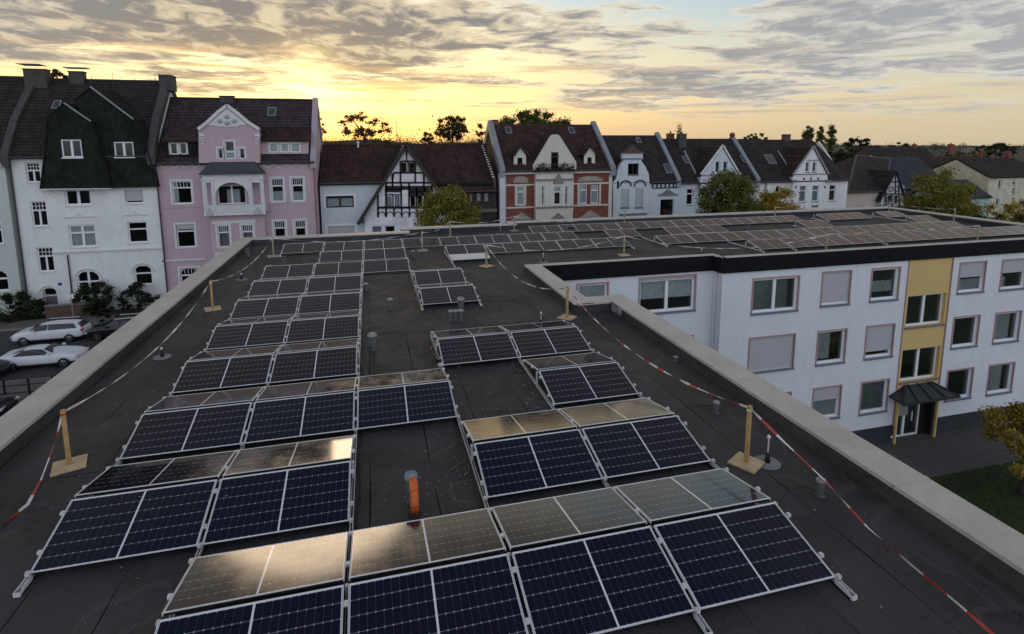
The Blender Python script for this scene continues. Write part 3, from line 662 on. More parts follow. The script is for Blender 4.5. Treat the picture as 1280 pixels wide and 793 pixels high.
def tape(pts, label, seg=.28, wid=.042, red=None, twist=2.2, anchor=None):
    """a ribbon of alternating red and white lengths following pts"""
    pts = [Vector(p) for p in pts]; out = []
    for a, b in zip(pts, pts[1:]):
        n = max(1, int((b-a).length/.07)); out += [a.lerp(b, i/n) for i in range(n)]
    out.append(pts[-1]); b = MB(); vs = []; fs = []; mi = []; d = 0
    for i, p in enumerate(out):
        if i: d += (p-out[i-1]).length
        t = (out[min(i+1, len(out)-1)]-out[max(i-1, 0)]).normalized(); r = t.cross(Vector((0, 0, 1))).normalized(); u = r.cross(t)
        a = d*twist+.6*math.sin(d*3.1)+.9; w_ = wid/2*(.8+.2*math.sin(d*5)); o = (r*math.cos(a)+u*math.sin(a))*w_
        vs += [p-o, p+o]
        if i: fs.append((2*i-2, 2*i-1, 2*i+1, 2*i)); mi.append(int(d/seg) % 2)
    b.v = [tuple(v) for v in vs]; b.f = fs; b.mi = mi
    loc = tuple(out[0]); o = solo('barrier_tape', b, [M_wht, red or M_red], loc, label, 'barrier tape', 'red and white barrier tapes round the roof edge'); return o
def sagged(a, b, s, n=16): return [a.lerp(b, i/n) - Vector((0, 0, s*4*(i/n)*(1-i/n))) for i in range(n+1)]
tape(sagged(P['P1'], P['P2'], .42), 'tape hanging between the near left post and the next along the left parapet', red=M_pale)
tape(sagged(P['P2'], P['P3'], .40), 'pale tape hanging between the two farther posts along the left parapet', red=M_pale)
tape([P['P1'], Vector((-4.86, 9.45, .5)), Vector((-4.98, 9.2, .03)), Vector((-4.85, 8.6, .02)), Vector((-4.95, 8.1, .02)), Vector((-5.1, 7.2, .02))], 'loose tape trailing from the near left post down onto the felt', seg=.35)
tape(sagged(P['P4'], P['P5'], .47, 24), 'striped tape sagging from the tall right post back to the post at the parapet corner')
tape([P['P4'], Vector((5.84, 6.5, .62)), Vector((6.10, 5.96, .29))] + [atz(px, py, z_) for px, py, z_ in ((1085, 660, .27), (1140, 707, .26), (1200, 757, .28), (1245, 797, .32), (1330, 870, .4))], 'bright red and white tape running from the tall right post towards the viewer')
tape(sagged(P['P5'], P['P6'], .62, 20), 'pale tape sagging beside the courtyard notch', red=M_pale)
tape(sagged(P['P3'], P['P7'], .30, 20), 'thin tape drooping in front of the far left panels', red=M_pale)
tape(sagged(P['P7'], P['P8'], .2), 'short tape between two posts near the back parapet step', red=M_pale)
tape(sagged(P['P8'], P['P9'], .22), 'tape by the back parapet from the leafy tree to the red brick house', red=M_pale)
tape(sagged(P['P9'], P['P11'], .5), 'tape drooping behind the back wing row, left part', red=M_pale)
tape(sagged(P['P6'], P['P10'], .42, 20), 'faded tape drooping over the front left block of wing panels', red=M_pale)
tape(sagged(P['P10'], P['P13'], .62, 24), 'faded tape in front of the middle of the wing', red=M_pale)
tape(sagged(P['P13'], P['P16'], .05, 24), 'taut thin tape along the right half of the wing front', wid=.035, red=M_pale)
tape(sagged(P['P14'], P['P15'], .12), 'tape along the right edge of the wing between two posts', red=M_pale)
tape(sagged(P['P12'], P['P14'], .3, 20), 'tape along the back parapet towards the right corner', wid=.035, red=M_pale)
# ventilation pipes with cowls
def vent(x, y, h, r, label, kind='cap'):
    t = thing('vent_pipe', (x, y, .004), label, 'vent pipe', 'small grey vent pipes on the roof')
    MB().lathe([(r*1.5, 0), (r*1.4, .012), (r*1.1, .03), (r, .05), (r, h*.82)], n=14).build('pipe', M_vent, t, True, local=True)
    if kind == 'cap':
        MB().lathe([(r*.8, h*.80), (r*1.35, h*.84), (r*1.42, h*.95), (r*1.0, h*1.02), (r*.3, h*1.05)], n=14).build('cowl', M_ventcap, t, True, local=True)
    else:
        MB().lathe([(r*1.2, h*.82), (r*1.25, h*.96), (r*.4, h)], n=14).build('cowl', M_vent, t, True, local=True)
for a in [(.446, 16.72, .34, .065, 'grey vent pipe on the bare strip, behind the taller one'), (-.097, 13.41, .42, .085, 'tallest grey vent pipe with pale cap beside the middle rail'),
          (2.50, 15.95, .42, .085, 'grey vent pipe directly in front of the isolated pair of panels'), (2.085, 15.18, .30, .06, 'left vent pipe of the cluster of three'), (2.225, 15.14, .31, .06, 'middle vent pipe of the cluster of three'), (2.36, 15.10, .32, .06, 'right vent pipe of the cluster of three'),
          (1.70, 24.16, .34, .06, 'small vent pipe in front of the lone tenth row panel'), (6.12, 8.47, .24, .045, 'short vent pipe by the right parapet, behind the tall post'), (6.10, 5.96, .26, .05, 'vent pipe under the striped tape at the right'),
          (-.285, 19.2, .24, .07, 'squat pale vent beside the middle rail far back'), (-3.63, 24.28, .36, .08, 'dark vent pipe in front of the far left post'), (-5.45, 26.5, .38, .09, 'dark vent standing by the far left parapet'),
          (7.758, 22.2, .12, .07, 'low dark outlet near the notch corner of the wing'), (21.1, 27.2, .34, .12, 'dark vent in the gap of the back wing rows'), (10.9, 29.0, .34, .14, 'dark vent behind the wing rows at the middle gap'),
          (6.72, 10.88, .12, .05, 'tiny outlet at the foot of the right parapet')]:
    vent(*a, kind='cap' if a[4].find('dark') < 0 else 'd')
# lightning rods on round concrete feet
M_disc = mat('pale_disc', (.20, .215, .22), .8, nscale=6)
def rod(x, y, h, label, r=.2):
    t = thing('lightning_rod', (x, y, .004), label, 'lightning rod', 'lightning rods on round feet')
    MB().lathe([(r, 0), (r, .012), (r*.9, .02)], n=24).build('round_foot', M_disc, t, local=True)
    MB().lathe([(.045, .02), (.04, .08), (.022, .16), (.016, .18)], n=10).build('holder', M_black, t, True, local=True)
    MB().lathe([(.011, .16), (.011, h), (.004, h+.01)], n=8).build('rod', M_rail, t, local=True)
    MB().lathe([(.022, h-.02), (.03, h), (.02, h+.03)], n=8).build('tip', M_alu, t, local=True)
for a in [(-4.955, 14.22, .22, 'pale round foot with short rod left of the fourth panel row'), (-4.785, 21.92, .22, 'pale round foot with short rod in front of the far left vent'), (4.43, 14.05, .38, 'lightning rod behind the right end of the fourth row'),
          (5.93, 6.85, .44, 'lightning rod on a round foot right behind the tall wooden post'), (6.886, 29.4, .5, 'lightning rod near the back parapet step'), (7.0, 21.9, .36, 'slim rod by the notch corner of the wing'), (14.2, 21.3, .3, 'short rod near the step in the wing front')]: rod(*a)
# the orange soil-pipe bend beside its grey cap
t = thing('orange_pipe', (.42, 6.98, .004), 'orange plastic drain pipe bending down to the felt between the near rows', 'pipe')
pts = [(0, .30-.02, .34)] + [(0, .28-.17*math.sin(a)*1.0, .24+.12*math.cos(a)) for a in [i*math.pi/14 for i in range(0, 8)]] + [(0, .10, .2), (0, .10, .10)]
b = MB(); pth = [(0, .34, .30), (0, .29, .345), (0, .22, .365), (0, .14, .35), (0, .075, .30), (0, .04, .23), (0, .03, .15), (0, .03, .03)]
b.tube(pth, .058, 14, ref=(1, 0, 0)); b.build('bend', M_orange, t, True, local=True)
for k in (2, 4, 6):
    p_, q_ = Vector(pth[k]), Vector(pth[k-1]).lerp(Vector(pth[k]), .75); MB().tube([q_, p_], .064, 14, ref=(1, 0, 0)).build('collar', mat('orange_dark', (.50, .10, .02), .4), t, True, local=True)
MB().lathe([(.09, 0), (.085, .010), (.066, .02), (.064, .025)], c=(0, .03, 0), n=16).build('foot_flange', M_black, t, True, local=True)
t = thing('vent_pipe', (.40, 7.36, .004), 'blue-grey capped vent pipe right behind the orange bend', 'vent pipe', 'small grey vent pipes on the roof')
MB().lathe([(.14, 0), (.09, .03), (.07, .05), (.07, .30)], n=16).build('pipe', M_vent, t, True, local=True)
MB().lathe([(.07, .29), (.09, .32), (.10, .36), (.085, .40), (.07, .405), (.06, .395)], n=18).build('cowl', mat('blue_grey_cap', (.17, .23, .29), .5), t, True, local=True)
# roof drain in the gap between the right hand rows
solo('roof_drain', MB().lathe([(.22, 0), (.2, .006), (.12, .008), (.10, .004)], c=(3.1, 11.35, .004), n=18), M_black, (3.1, 11.35, .004), 'round black roof drain in the bare gap between right panels', 'drain')
# black cable bundle and connectors by the rails
for i, (x, y0, y1, lb) in enumerate([(X0+2*PX+.06, 4.7, 12.5, 'black cable clipped along the middle rail'), (X0+3*PX-.10, 5.2, 13.2, 'black cable along the rail past the orange pipe'), (X0+3*PX-.10, 16.3, 21.0, 'black cable beside the isolated pair')]):
    pts = [(x+.02*math.sin(k*.9+i), y0+(y1-y0)*k/40, .02+.01*(k % 2)) for k in range(41)]
    solo('cable', MB().tube(pts, .011, 5), M_black, (x, y0, .01), lb, 'cable', 'black cables along the rails')
# connector box and cable coil at the left end of the fourth row on the right
t = thing('connector_bundle', (1.36, 11.9, .004), 'tangle of grey connectors and cable at the left corner of the right fourth row panels', 'connectors')
for k in range(5): MB().box(-.06+.03*(k % 2), -.25+.11*k, .02+.05*(k % 3), .03+.03*(k % 2), -.17+.11*k, .09+.06*(k % 3)).build('connector', M_alu if k % 2 else M_black, t, local=True)
# bits of grit and leaves
b = MB()
for i in range(420):
    if i < 120: x, y = random.gauss(3.2, .5), random.gauss(10.9, .8)
    elif i < 210: x, y = random.gauss(.95, .35), random.gauss(7.5, .6)
    else: x, y = random.uniform(-5.6, 6.7), random.uniform(3, 20)
    s = random.uniform(.004, .017); a = random.uniform(0, 3)
    b.add([(x+s*math.cos(a), y+s*math.sin(a), .012), (x-s*math.sin(a), y+s*math.cos(a), .012), (x-s*math.cos(a), y-s*math.sin(a), .012), (x, y, .012+s*.8)], [(0, 1, 3), (1, 2, 3), (2, 0, 3), (0, 2, 1)])
o = b.build('roof_grit', mat('grit', (.45, .43, .38), .8), None); o['kind'] = 'stuff'; o['label'] = 'pale grit and leaf bits scattered on the dark felt'
b = MB()
for i in range(70):
    x, y = random.uniform(-5.6, 6.6), random.uniform(3, 20); s = random.uniform(.02, .045); a = random.uniform(0, 6)
    b.add([(x+s*math.cos(a), y+s*math.sin(a), .013), (x-.4*s*math.sin(a), y+.4*s*math.cos(a), .02), (x-s*math.cos(a), y-s*math.sin(a), .013), (x+.4*s*math.sin(a), y-.4*s*math.cos(a), .02)], [(0, 1, 2, 3)])
o = b.build('fallen_leaves', mat('dry_leaf', (.16, .10, .05), .8), None); o['kind'] = 'stuff'; o['label'] = 'dry fallen leaves on the felt'
# ================================================================ HOUSES ACROSS THE STREET
M_rt_dark = mat('roof_dark', (.03, .022, .02), .8, fn=fn_tiles((.024, .019, .019), (.040, .030, .028), .30), spec=.3)
M_rt_brown = mat('roof_brown', (.06, .03, .02), .8, fn=fn_tiles((.042, .024, .020), (.064, .035, .029), .28), spec=.2)
M_rt_glaze = mat('roof_glazed', (.05, .03, .03), .45, fn=fn_tiles((.040, .026, .028), (.062, .040, .042), .30), spec=.5)
M_rt_blue = mat('roof_slate_blue', (.03, .035, .05), .6, fn=fn_tiles((.022, .028, .042), (.034, .042, .058), .3))
M_slate = mat('slate_cladding', (.02, .02, .02), .85, fn=fn_tiles((.013, .015, .013), (.023, .025, .022), .22), spec=.15)
M_white = mat('white_house_render', (.74, .75, .73), .85, nscale=.6, namt=.08, streak=.14)
M_stucco = mat('stucco_ornament', (.66, .67, .66), .8, nscale=2, namt=.08)
M_pink = mat('pink_render', (.51, .38, .415), .85, nscale=.5, namt=.07, streak=.10)
M_bluew = mat('blue_white_render', (.57, .62, .66), .85, nscale=.7, namt=.07, streak=.14)
M_cream = mat('cream_render', (.60, .57, .50), .85, nscale=.7, namt=.08, streak=.12)
M_beige = mat('beige_render', (.50, .44, .37), .85, nscale=.7, namt=.06)
M_green = mat('pale_green_render', (.50, .56, .53), .85, nscale=.7, namt=.06)
M_brick = mat('red_brick', (.25, .07, .04), .85, fn=fn_brick)
M_dkbrick = mat('brown_brick', (.10, .065, .05), .9, nscale=3, namt=.3)
M_timber = mat('dark_timber', (.018, .016, .016), .7)
M_fire = mat('firewall_zinc', (.26, .28, .31), .6, .2, nscale=1.5, namt=.15)
M_fired = mat('firewall_dark', (.07, .065, .06), .8, nscale=1.5)
M_gutter = mat('gutter', (.05, .055, .06), .5, .3)
M_dark = mat('dark_inside', (.02, .02, .02), .9)
M_bwin = mat('brown_frame', (.05, .03, .025), .5)
def zc(z, x, y): return (z[0]+x/z[2], z[1]+y/z[2])
Z1, Z2, Z3, Z4, Z5, Z6, Z7, Z8 = (0,70,4.171), (0,240,4.405), (190,100,2.936), (390,130,4.667), (600,130,4.956), (740,140,5.664), (930,150,6.611), (1060,150,5.286)
def rc(zz, Y, x0, y0, x1, y1):
    """a rectangle read in an enlargement, as x0, z0, x1, z1 in metres on the plane y=Y"""
    a = at(*zc(zz, x0, y1), Y); c = at(*zc(zz, x1, y0), Y); d = at(*zc(zz, x0, y0), Y); e = at(*zc(zz, x1, y1), Y)
    return ((a.x+d.x)/2, (a.z+e.z)/2, (c.x+e.x)/2, (c.z+d.z)/2)
def pt(zz, Y, x, y): p = at(*zc(zz, x, y), Y); return (p.x, p.z)
def slope(parent, x0, x1, a, b, material, name='roof', th=.16, course=.36, lift=.05):
    """tiled slope between eave a=(y,z) and ridge b=(y,z) laid in overlapping courses"""
    L = math.hypot(b[0]-a[0], b[1]-a[1]); n = max(2, int(L/course)); ny, nz = -(b[1]-a[1])/L, (b[0]-a[0])/L
    if nz < 0: ny, nz = -ny, -nz
    m_ = MB(); vs = []; fs = []
    prof = []
    for i in range(n):
        y, z = a[0]+(b[0]-a[0])*i/n, a[1]+(b[1]-a[1])*i/n; y2, z2 = a[0]+(b[0]-a[0])*(i+1)/n, a[1]+(b[1]-a[1])*(i+1)/n
        prof += [(y+ny*lift, z+nz*lift), (y2+ny*.005, z2+nz*.005)]
    prof += [(b[0]-ny*th, b[1]-nz*th), (a[0]-ny*th, a[1]-nz*th)]
    k = len(prof)
    for x in (x0, x1): vs += [(x, p_[0], p_[1]) for p_ in prof]
    fs = [(i, (i+1) % k, (i+1) % k+k, i+k) for i in range(k)] + [tuple(range(k)), tuple(range(2*k-1, k-1, -1))]
    return m_.add(vs, fs).build(name, material, parent)
def cross_roof(parent, xc, hw, za, zb, Yf, Yb, material, name='gable_roof', th=.14, over=.15, xl=None, xr=None, zl=None, zr=None):
    """two slopes whose ridge runs back from the gable front"""
    xl = xc-hw if xl is None else xl; xr = xc+hw if xr is None else xr; zl = za if zl is None else zl; zr = za if zr is None else zr
    for x, z in ((xl, zl), (xr, zr)):
        L = math.hypot(x-xc, zb-z); n = max(2, int(L/.36)); nx, nz = (z-zb)/L*(1 if x < xc else -1), abs(x-xc)/L
        prof = []
        for i in range(n):
            p0 = (x+(xc-x)*i/n, z+(zb-z)*i/n); p1 = (x+(xc-x)*(i+1)/n, z+(zb-z)*(i+1)/n); prof += [(p0[0]+nx*.05, p0[1]+nz*.05), (p1[0]+nx*.005, p1[1]+nz*.005)]
        prof += [(xc, zb-th), (x-nx*th, z-nz*th)]
        MB().prism(prof, 'y', Yf-over, Yb).build(name, material, parent)
def firewall(parent, x, w_, prof, material, h=.35):
    """party wall standing proud of the roof: prof is the roof line as (y,z) points"""
    pts = [(y, z+h) for y, z in prof]; low = [(y, z-.6) for y, z in reversed(prof)]
    return MB().prism(pts+low, 'x', x-w_/2, x+w_/2).build('party_wall', material, parent)
def chimney(parent, x, y, z0, z1, w_=.8, d=.6, material=None, pots=2):
    c = MB().box(x-w_/2, y-d/2, z0, x+w_/2, y+d/2, z1).box(x-w_/2-.05, y-d/2-.05, z1, x+w_/2+.05, y+d/2+.05, z1+.09).build('chimney', material or M_dkbrick, parent)
    for i in range(pots): MB().lathe([(.11, z1+.09), (.09, z1+.35), (.11, z1+.38)], c=(x+(i-(pots-1)/2)*.32, y, 0), n=8).build('chimney_pot', M_dkbrick, c)
    return c
def skylight(parent, x, w_, f, t0, t1, a, b, name='skylight'):
    """roof window on the slope a>b between fractions t0..t1"""
    L = math.hypot(b[0]-a[0], b[1]-a[1]); ny, nz = -(b[1]-a[1])/L, (b[0]-a[0])/L
    q = lambda t, h: (a[0]+(b[0]-a[0])*t+ny*h, a[1]+(b[1]-a[1])*t+nz*h)
    pr = [q(t0, .0), q(t1, .0), q(t1, .13), q(t0, .13)]
    o = MB().prism(pr, 'x', x-w_/2, x+w_/2).build(name, M_zinc, parent)
    e = .08/L; pr = [q(t0+e*1.3, .131), q(t1-e*1.3, .131), q(t1-e*1.3, .142), q(t0+e*1.3, .142)]
    MB().prism(pr, 'x', x-w_/2+.09, x+w_/2-.09).build('pane', mat('roof_pane', (.05, .055, .06), .06, ior=2.0), o)
def gutter(parent, x0, x1, y, z): MB().tube([(x0, y, z), (x1, y, z)], .09, 8).build('gutter', M_gutter, parent)
def downpipe(parent, x, y, z0, z1, m_=None): MB().tube([(x, y, z0), (x, y, z1)], .06, 8).build('downpipe', m_ or M_gutter, parent)
def body(parent, x0, x1, Y, depth, ze, zr, material, ridge_at=.5, back=True):
    """side and back walls, closed below the roof"""
    yr = Y+depth*ridge_at; pen = [(Y+.31, G-.3), (Y+depth, G-.3), (Y+depth, ze), (yr, zr-.25), (Y+.31, ze-.05)]
    MB().prism(pen, 'x', x0, x0+.25).build('side_wall', material, parent); MB().prism(pen, 'x', x1-.25, x1).build('side_wall', material, parent)
    MB().box(x0+.25, Y+depth-.3, G-.3, x1-.25, Y+depth, ze).build('back_wall', material, parent)
    for z in (G+3.4, G+7.0, ze-.3):
        if z < ze: MB().box(x0+.25, Y+.32, z-.2, x1-.25, Y+depth-.31, z).build('floor_slab', M_dark, parent)
    return yr
def winset(root, zz, Y, items, **kw):
    """windows read as rectangles; returns the openings"""
    hs = []
    for it in items:
        r = rc(zz, Y, *it[:4]); k = dict(kw); k.update(it[4] if len(it) > 4 else {})
        if k.pop('hole', True): hs.append(r)
        window(root, *r, Y, **k)
    return hs
HG = 'old town houses across the street'
def band(root, x0, x1, Y, z, h=.12, d=.10, m_=None, name='string_course'): MB().box(x0, Y-d, z-h/2, x1, Y+.02, z+h/2).build(name, m_ or M_stucco, root)
CURT = [None, (M_curt, 0, .3, 0, 1), (M_curt, .05, .95, .0, .45), (M_dcurt, 0, 1, 0, 1), None, (M_curt, .7, 1, 0, 1)]
def cu(i): return CURT[i % len(CURT)]

# ---------------- white art nouveau house with dark gables (H1)
Y = 54.5
xl, xr = at(26, 300, Y).x, at(203.5, 300, Y).x
h = thing('town_house', (xl, Y, G), 'white stuccoed house with two dark slate clad gables at the far left', 'house', HG)
ze = at(22, 197, Y).z; zr = at(120, 99, Y+5.5).z; yr = Y+5.5
it = []
W1 = [(135,555,210,660, dict(style='crossbars', top=.4))]
kw = dict(frame=M_pvc, fw=.10, sill=M_stucco, rec=.12)
hs = winset(h, Z1, Y, [(135,555,210,660, dict(style='crossbars', top=.4)), (335,655,473,780, dict(style='cross', fw=.15)), (650,680,745,770, dict(style='single', shutter=.85))], **kw)
hs += winset(h, Z2, Y, [(172,52,260,190, dict(style='crossbars', top=.35)), (380,182,530,305, dict(style='cross', fw=.14, top=.33, curtain=(M_curt, 0, 1, 0, 1))), (705,165,812,280, dict(style='toplight', top=.33)),
    (207,306,297,440, dict(style='crossbars', top=.35))], **kw)
arch = winset(h, Z2, Y, [(425,435,553,575, dict(style='cross', top=.42, fw=.12)), (740,405,838,512, dict(style='toplight', top=.4))], **kw); hs += arch
dd = rc(Z2, Y, 236, 527, 318, 662); hs.append(dd)
o = window(h, *dd, Y, 'toplight', frame=mat('pale_door', (.50, .50, .50), .6), fw=.14, rec=.2, top=.32, name='front_door'); MB().box(dd[0]+.2, Y+.24, dd[1]+.1, dd[2]-.2, Y+.29, dd[1]+(dd[3]-dd[1])*.6).build('door_leaf', mat('grey_door', (.30, .30, .31), .6), o)
shape_wall(h, 'wall', M_white, [(xl, G-.3), (xr, G-.3), (xr, ze), (xl, ze)], Y, .3, hs, arches=arch+[dd])
body(h, xl, xr, Y, 11, ze, zr, M_white)
# mansard: steep lower slope, flatter upper one
zk = at(25, 153, Y+1.3).z; K = (Y+1.5, zk)
slope(h, xl, xr, (Y-.35, ze-.05), K, M_rt_dark, 'mansard_roof', course=.30); slope(h, xl, xr, K, (yr, zr), M_rt_dark, 'roof'); slope(h, xl, xr, (yr+5.6, ze), (yr, zr), M_rt_dark, 'roof')
gutter(h, xl, xr, Y-.42, ze-.02)
def slate_gable(pts, holes_px, Yg, nm='slate_gable'):
    poly = [pt(Z1, Yg, *q) for q in pts]; hs = winset(h, Z1, Yg, holes_px, frame=M_pvc, fw=.11, sill=M_pvc, rec=.06, style='double', backing=.27)
    shape_wall(h, nm, M_slate, poly, Yg, .28, hs); return poly
g1 = slate_gable([(216,694),(238,500),(250,320),(338,250),(478,345),(520,480),(577,690)], [(320,436,427,530)], Y-.75)
g2 = slate_gable([(579,688),(560,600),(500,400),(385,235),(475,166),(700,335),(745,430),(800,600),(817,684)], [(595,448,697,528)], Y-.45)
def hood(poly, Yf, Yb, idx, m_=M_slate, w_=.09):   # roof skin following the gable's outline
    for a, b in zip(idx, idx[1:]):
        (xa, za), (xb, zb) = poly[a], poly[b]; L = math.hypot(xb-xa, zb-za); nx, nz = -(zb-za)/L, (xb-xa)/L
        if nz < 0 and abs(nx) < .7: nx, nz = -nx, -nz
        if abs(nx) >= .7: nx = abs(nx)*(1 if (xa+xb)/2 > sum(p[0] for p in poly)/len(poly) else -1); nz = abs(nz)
        MB().prism([(xa, za), (xb, zb), (xb+nx*w_, zb+nz*w_), (xa+nx*w_, za+nz*w_)], 'y', Yf, Yb).build('gable_roof', m_, h)
hood(g1, Y-.85, Y+3.4, [0, 1, 2, 3, 4, 5, 6]); hood(g2, Y-.55, Y+4.6, [3, 4, 5, 6, 7, 8])
for (a, b, yy) in ((g1[3], g1[4], Y-.87), (g2[4], g2[5], Y-.57)): MB().bar((a[0], yy, a[1]+.06), (b[0], yy, b[1]+.06), .10, .10).build('verge_trim', M_zinc, h)
MB().prism([g1[0], (g1[0][0], g1[0][1]-.06), (g1[6][0], g1[6][1]-.06), g1[6]], 'y', Y-.78, Y).build('gable_soffit', M_pvc, h)
p = pt(Z1, Y, 365, 100)
for zz, xx, w_ in (((365, 85, 445, 135), 0, 0),): 
    a = at(*zc(Z1, 365, 86), yr-.2); b = at(*zc(Z1, 445, 135), yr-.2); chimney(h, (a.x+b.x)/2, yr-.2, b.z-1.2, a.z, abs(b.x-a.x), .7, M_fired, 0)
MB().box(a.x-.35, yr-.7, a.z+.35, b.x+.35, yr+.3, a.z+.42).build('chimney_cover', M_zinc, h)
a = at(*zc(Z1, 272, 258), Y+2.2); skylight(h, a.x, .6, 0, .28, .46, K, (yr, zr))
band(h, at(66, 316, Y).x, xr-.02, Y, at(100, 314.5, Y).z, .14, .14); band(h, at(51, 236, Y).x, xr-.02, Y, at(100, 237.5, Y).z, .16, .10)
# stucco swags over the windows and the arched door hood
def swag(root, xa, xb, z, Y, m_=None, n=1, drop=.28, th=.06):
    for k in range(n):
        a, b = xa+(xb-xa)*k/n, xa+(xb-xa)*(k+1)/n
        pts = [(a+(b-a)*i/8, Y-.03, z-drop*math.sin(math.pi*i/8)) for i in range(9)]; MB().tube(pts, th/2, 5).build('stucco_swag', m_ or M_stucco, root)
for (x0_, y0_, x1_, y1_) in ((345,118,525,140), (680,108,815,128)):
    a, b, c, d = rc(Z2, Y, x0_, y0_, x1_, y1_); MB().box(a, Y-.08, b, c, Y+.01, b+.09).build('window_hood', M_stucco, h); MB().prism([((a+c)/2-.35, b+.09), ((a+c)/2+.35, b+.09), ((a+c)/2, d+.12)], 'y', Y-.07, Y+.01).build('window_hood', M_stucco, h)
for (x0_, y0_, x1_, y1_) in ((225,705,325,740), (480,705,560,745), (250,5+60,330,65)):
    a, b, c, d = rc(Z1, Y, x0_, y0_, x1_, y1_) if y0_ > 100 else rc(Z1, Y, 640, 700, 640, 700)
    if c > a: swag(h, a, c, d, Y, n=2)
for rr in arch+[dd]:
    a, b, c, d = rr; xm = (a+c)/2; R_ = (c-a)/2+.18
    pts = [(xm+R_*math.cos(t), Y-.03, d-(c-a)/2*.95+R_*math.sin(t)) for t in [math.pi*i/12 for i in range(13)]]; MB().tube(pts, .07, 6).build('arch_moulding', M_stucco, h)
a = at(*zc(Z2, 330, 508), Y); MB().box(a.x-.14, Y-.03, a.z-.12, a.x+.14, Y, a.z+.12).build('house_number_plate', mat('blue_plate', (.02, .05, .25), .4), h)
downpipe(h, xr+.02, Y-.12, G, ze-.1); a = at(*zc(Z2, 375, 340), Y); downpipe(h, at(*zc(Z2, 390, 470), Y).x, Y-.12, G, a.z-.1); downpipe(h, xl+.0, Y-.12, G, ze)
prof = [(Y-.5, ze-.1), K, (yr, zr), (yr+5.5, ze)]
firewall(h, xl-.15, .55, prof, M_fired, .35); firewall(h, xr-.18, .6, prof, M_fired, .4)
a = at(47, 87, yr); chimney(h, at(46, 90, yr-.6).x, yr-.6, zr-1, at(46, 88, yr-.6).z, 1.7, .8, M_fired, 0); MB().box(at(30, 86, yr).x, yr-1.2, a.z+.3, at(58, 86, yr).x, yr+.2, a.z+.36).build('chimney_cover', M_zinc, h)
a = at(209, 96, yr-.3); chimney(h, a.x, yr-.3, zr-1, a.z, 1.0, 1.6, M_fired, 0)
for k in range(6): x = xl+1+(xr-xl-2)*k/5; MB().tube([(x, yr-.6, zr-.6), (x, yr-.6, zr+.5 if k % 2 else zr+.1)], .025, 4).build('lightning_wire', M_gutter, h)

# ---------------- neighbouring pale green house at the very edge (H0)
xe = xl-.45; h = thing('town_house', (xe-4, Y, G), 'pale green house cut off by the left edge of the picture', 'house', HG)
kw = dict(frame=M_pvc, fw=.12, sill=M_stucco, rec=.12)
hs = winset(h, Z2, Y, [(-70,170,12,290, dict(style='toplight', trim=M_stucco))], **kw); ar = winset(h, Z2, Y, [(-80,432,47,548, dict(style='toplight', top=.4))], **kw)
hs.append(r_ := rc(Z1, Y, -60, 590, -2, 700)); window(h, *r_, Y, 'toplight', frame=M_pvc, fw=.12)
shape_wall(h, 'wall', M_green, [(xe-9, G-.3), (xe, G-.3), (xe, ze-.2), (xe-9, ze-.2)], Y, .3, hs+ar, arches=ar)
body(h, xe-9, xe, Y, 11, ze-.2, zr, M_green); slope(h, xe-9, xe, (Y-.35, ze-.3), (Y+1.4, zk-.3), M_rt_dark, 'mansard_roof'); slope(h, xe-9, xe, (Y+1.4, zk-.3), (yr, zr+.1), M_rt_dark, 'roof'); slope(h, xe-9, xe, (yr+5.5, ze), (yr, zr+.1), M_rt_dark, 'roof')
MB().box(xe-9, Y-.25, ze-.75, xe, Y, ze-.35).build('cornice', M_pvc, h); gutter(h, xe-9, xe, Y-.42, ze-.3)

# ---------------- pink house (H2)
Y = 54.6; xl, xr = at(200.5, 300, Y).x, at(397, 270, Y).x; yr = Y+5.2
ze = at(300, 203, Y).z; zr = at(290, 124.5, yr).z
h = thing('town_house', (xl, Y, G), 'pink stuccoed house with white trimmed gable and loggia', 'house', HG)
kw = dict(frame=M_pvc, fw=.10, sill=M_stucco, trim=M_stucco, tw=.16, rec=.12)
hs = winset(h, Z3, Y, [(75,372,146,455, dict(style='topbars', top=.27, curtain=(M_curt, 0, .25, 0, 1))), (90,530,158,615, dict(style='toplight', top=.28, shutter=.22)), (438,362,483,448, dict(style='topbars', curtain=(M_curt, 0, 1, 0, .45))), (513,360,557,446, dict(style='topbars', curtain=(M_curt, 0, 1, 0, .4))),
    (448,518,491,600, dict(style='topbars')), (525,516,566,600, dict(style='topbars'))], **kw)
ar = winset(h, Z3, Y, [(104,690,174,757, dict(style='topbars', top=.4))], **kw); hs += ar
hs += winset(h, Z3, Y, [(240,386,345,456, dict(style='double', curtain=(M_curt, .3, .8, 0, .8)))], frame=M_pvc, fw=.1)
shape_wall(h, 'wall', M_pink, [(xl, G-.3), (xr, G-.3), (xr, ze), (xl, ze)], Y, .3, hs, arches=ar)
body(h, xl, xr, Y, 10.4, ze, zr, M_pink)
SA, SB = (Y-.3, ze-.08), (yr, zr)
slope(h, xl, xr, SA, SB, M_rt_glaze, 'roof'); slope(h, xl, xr, (yr+5.4, ze), (yr, zr), M_rt_glaze, 'roof'); MB().tube([(xl, yr, zr+.05), (xr, yr, zr+.05)], .12, 6).build('ridge_tiles', M_rt_dark, h)
gutter(h, xl, xr, Y-.38, ze-.06)
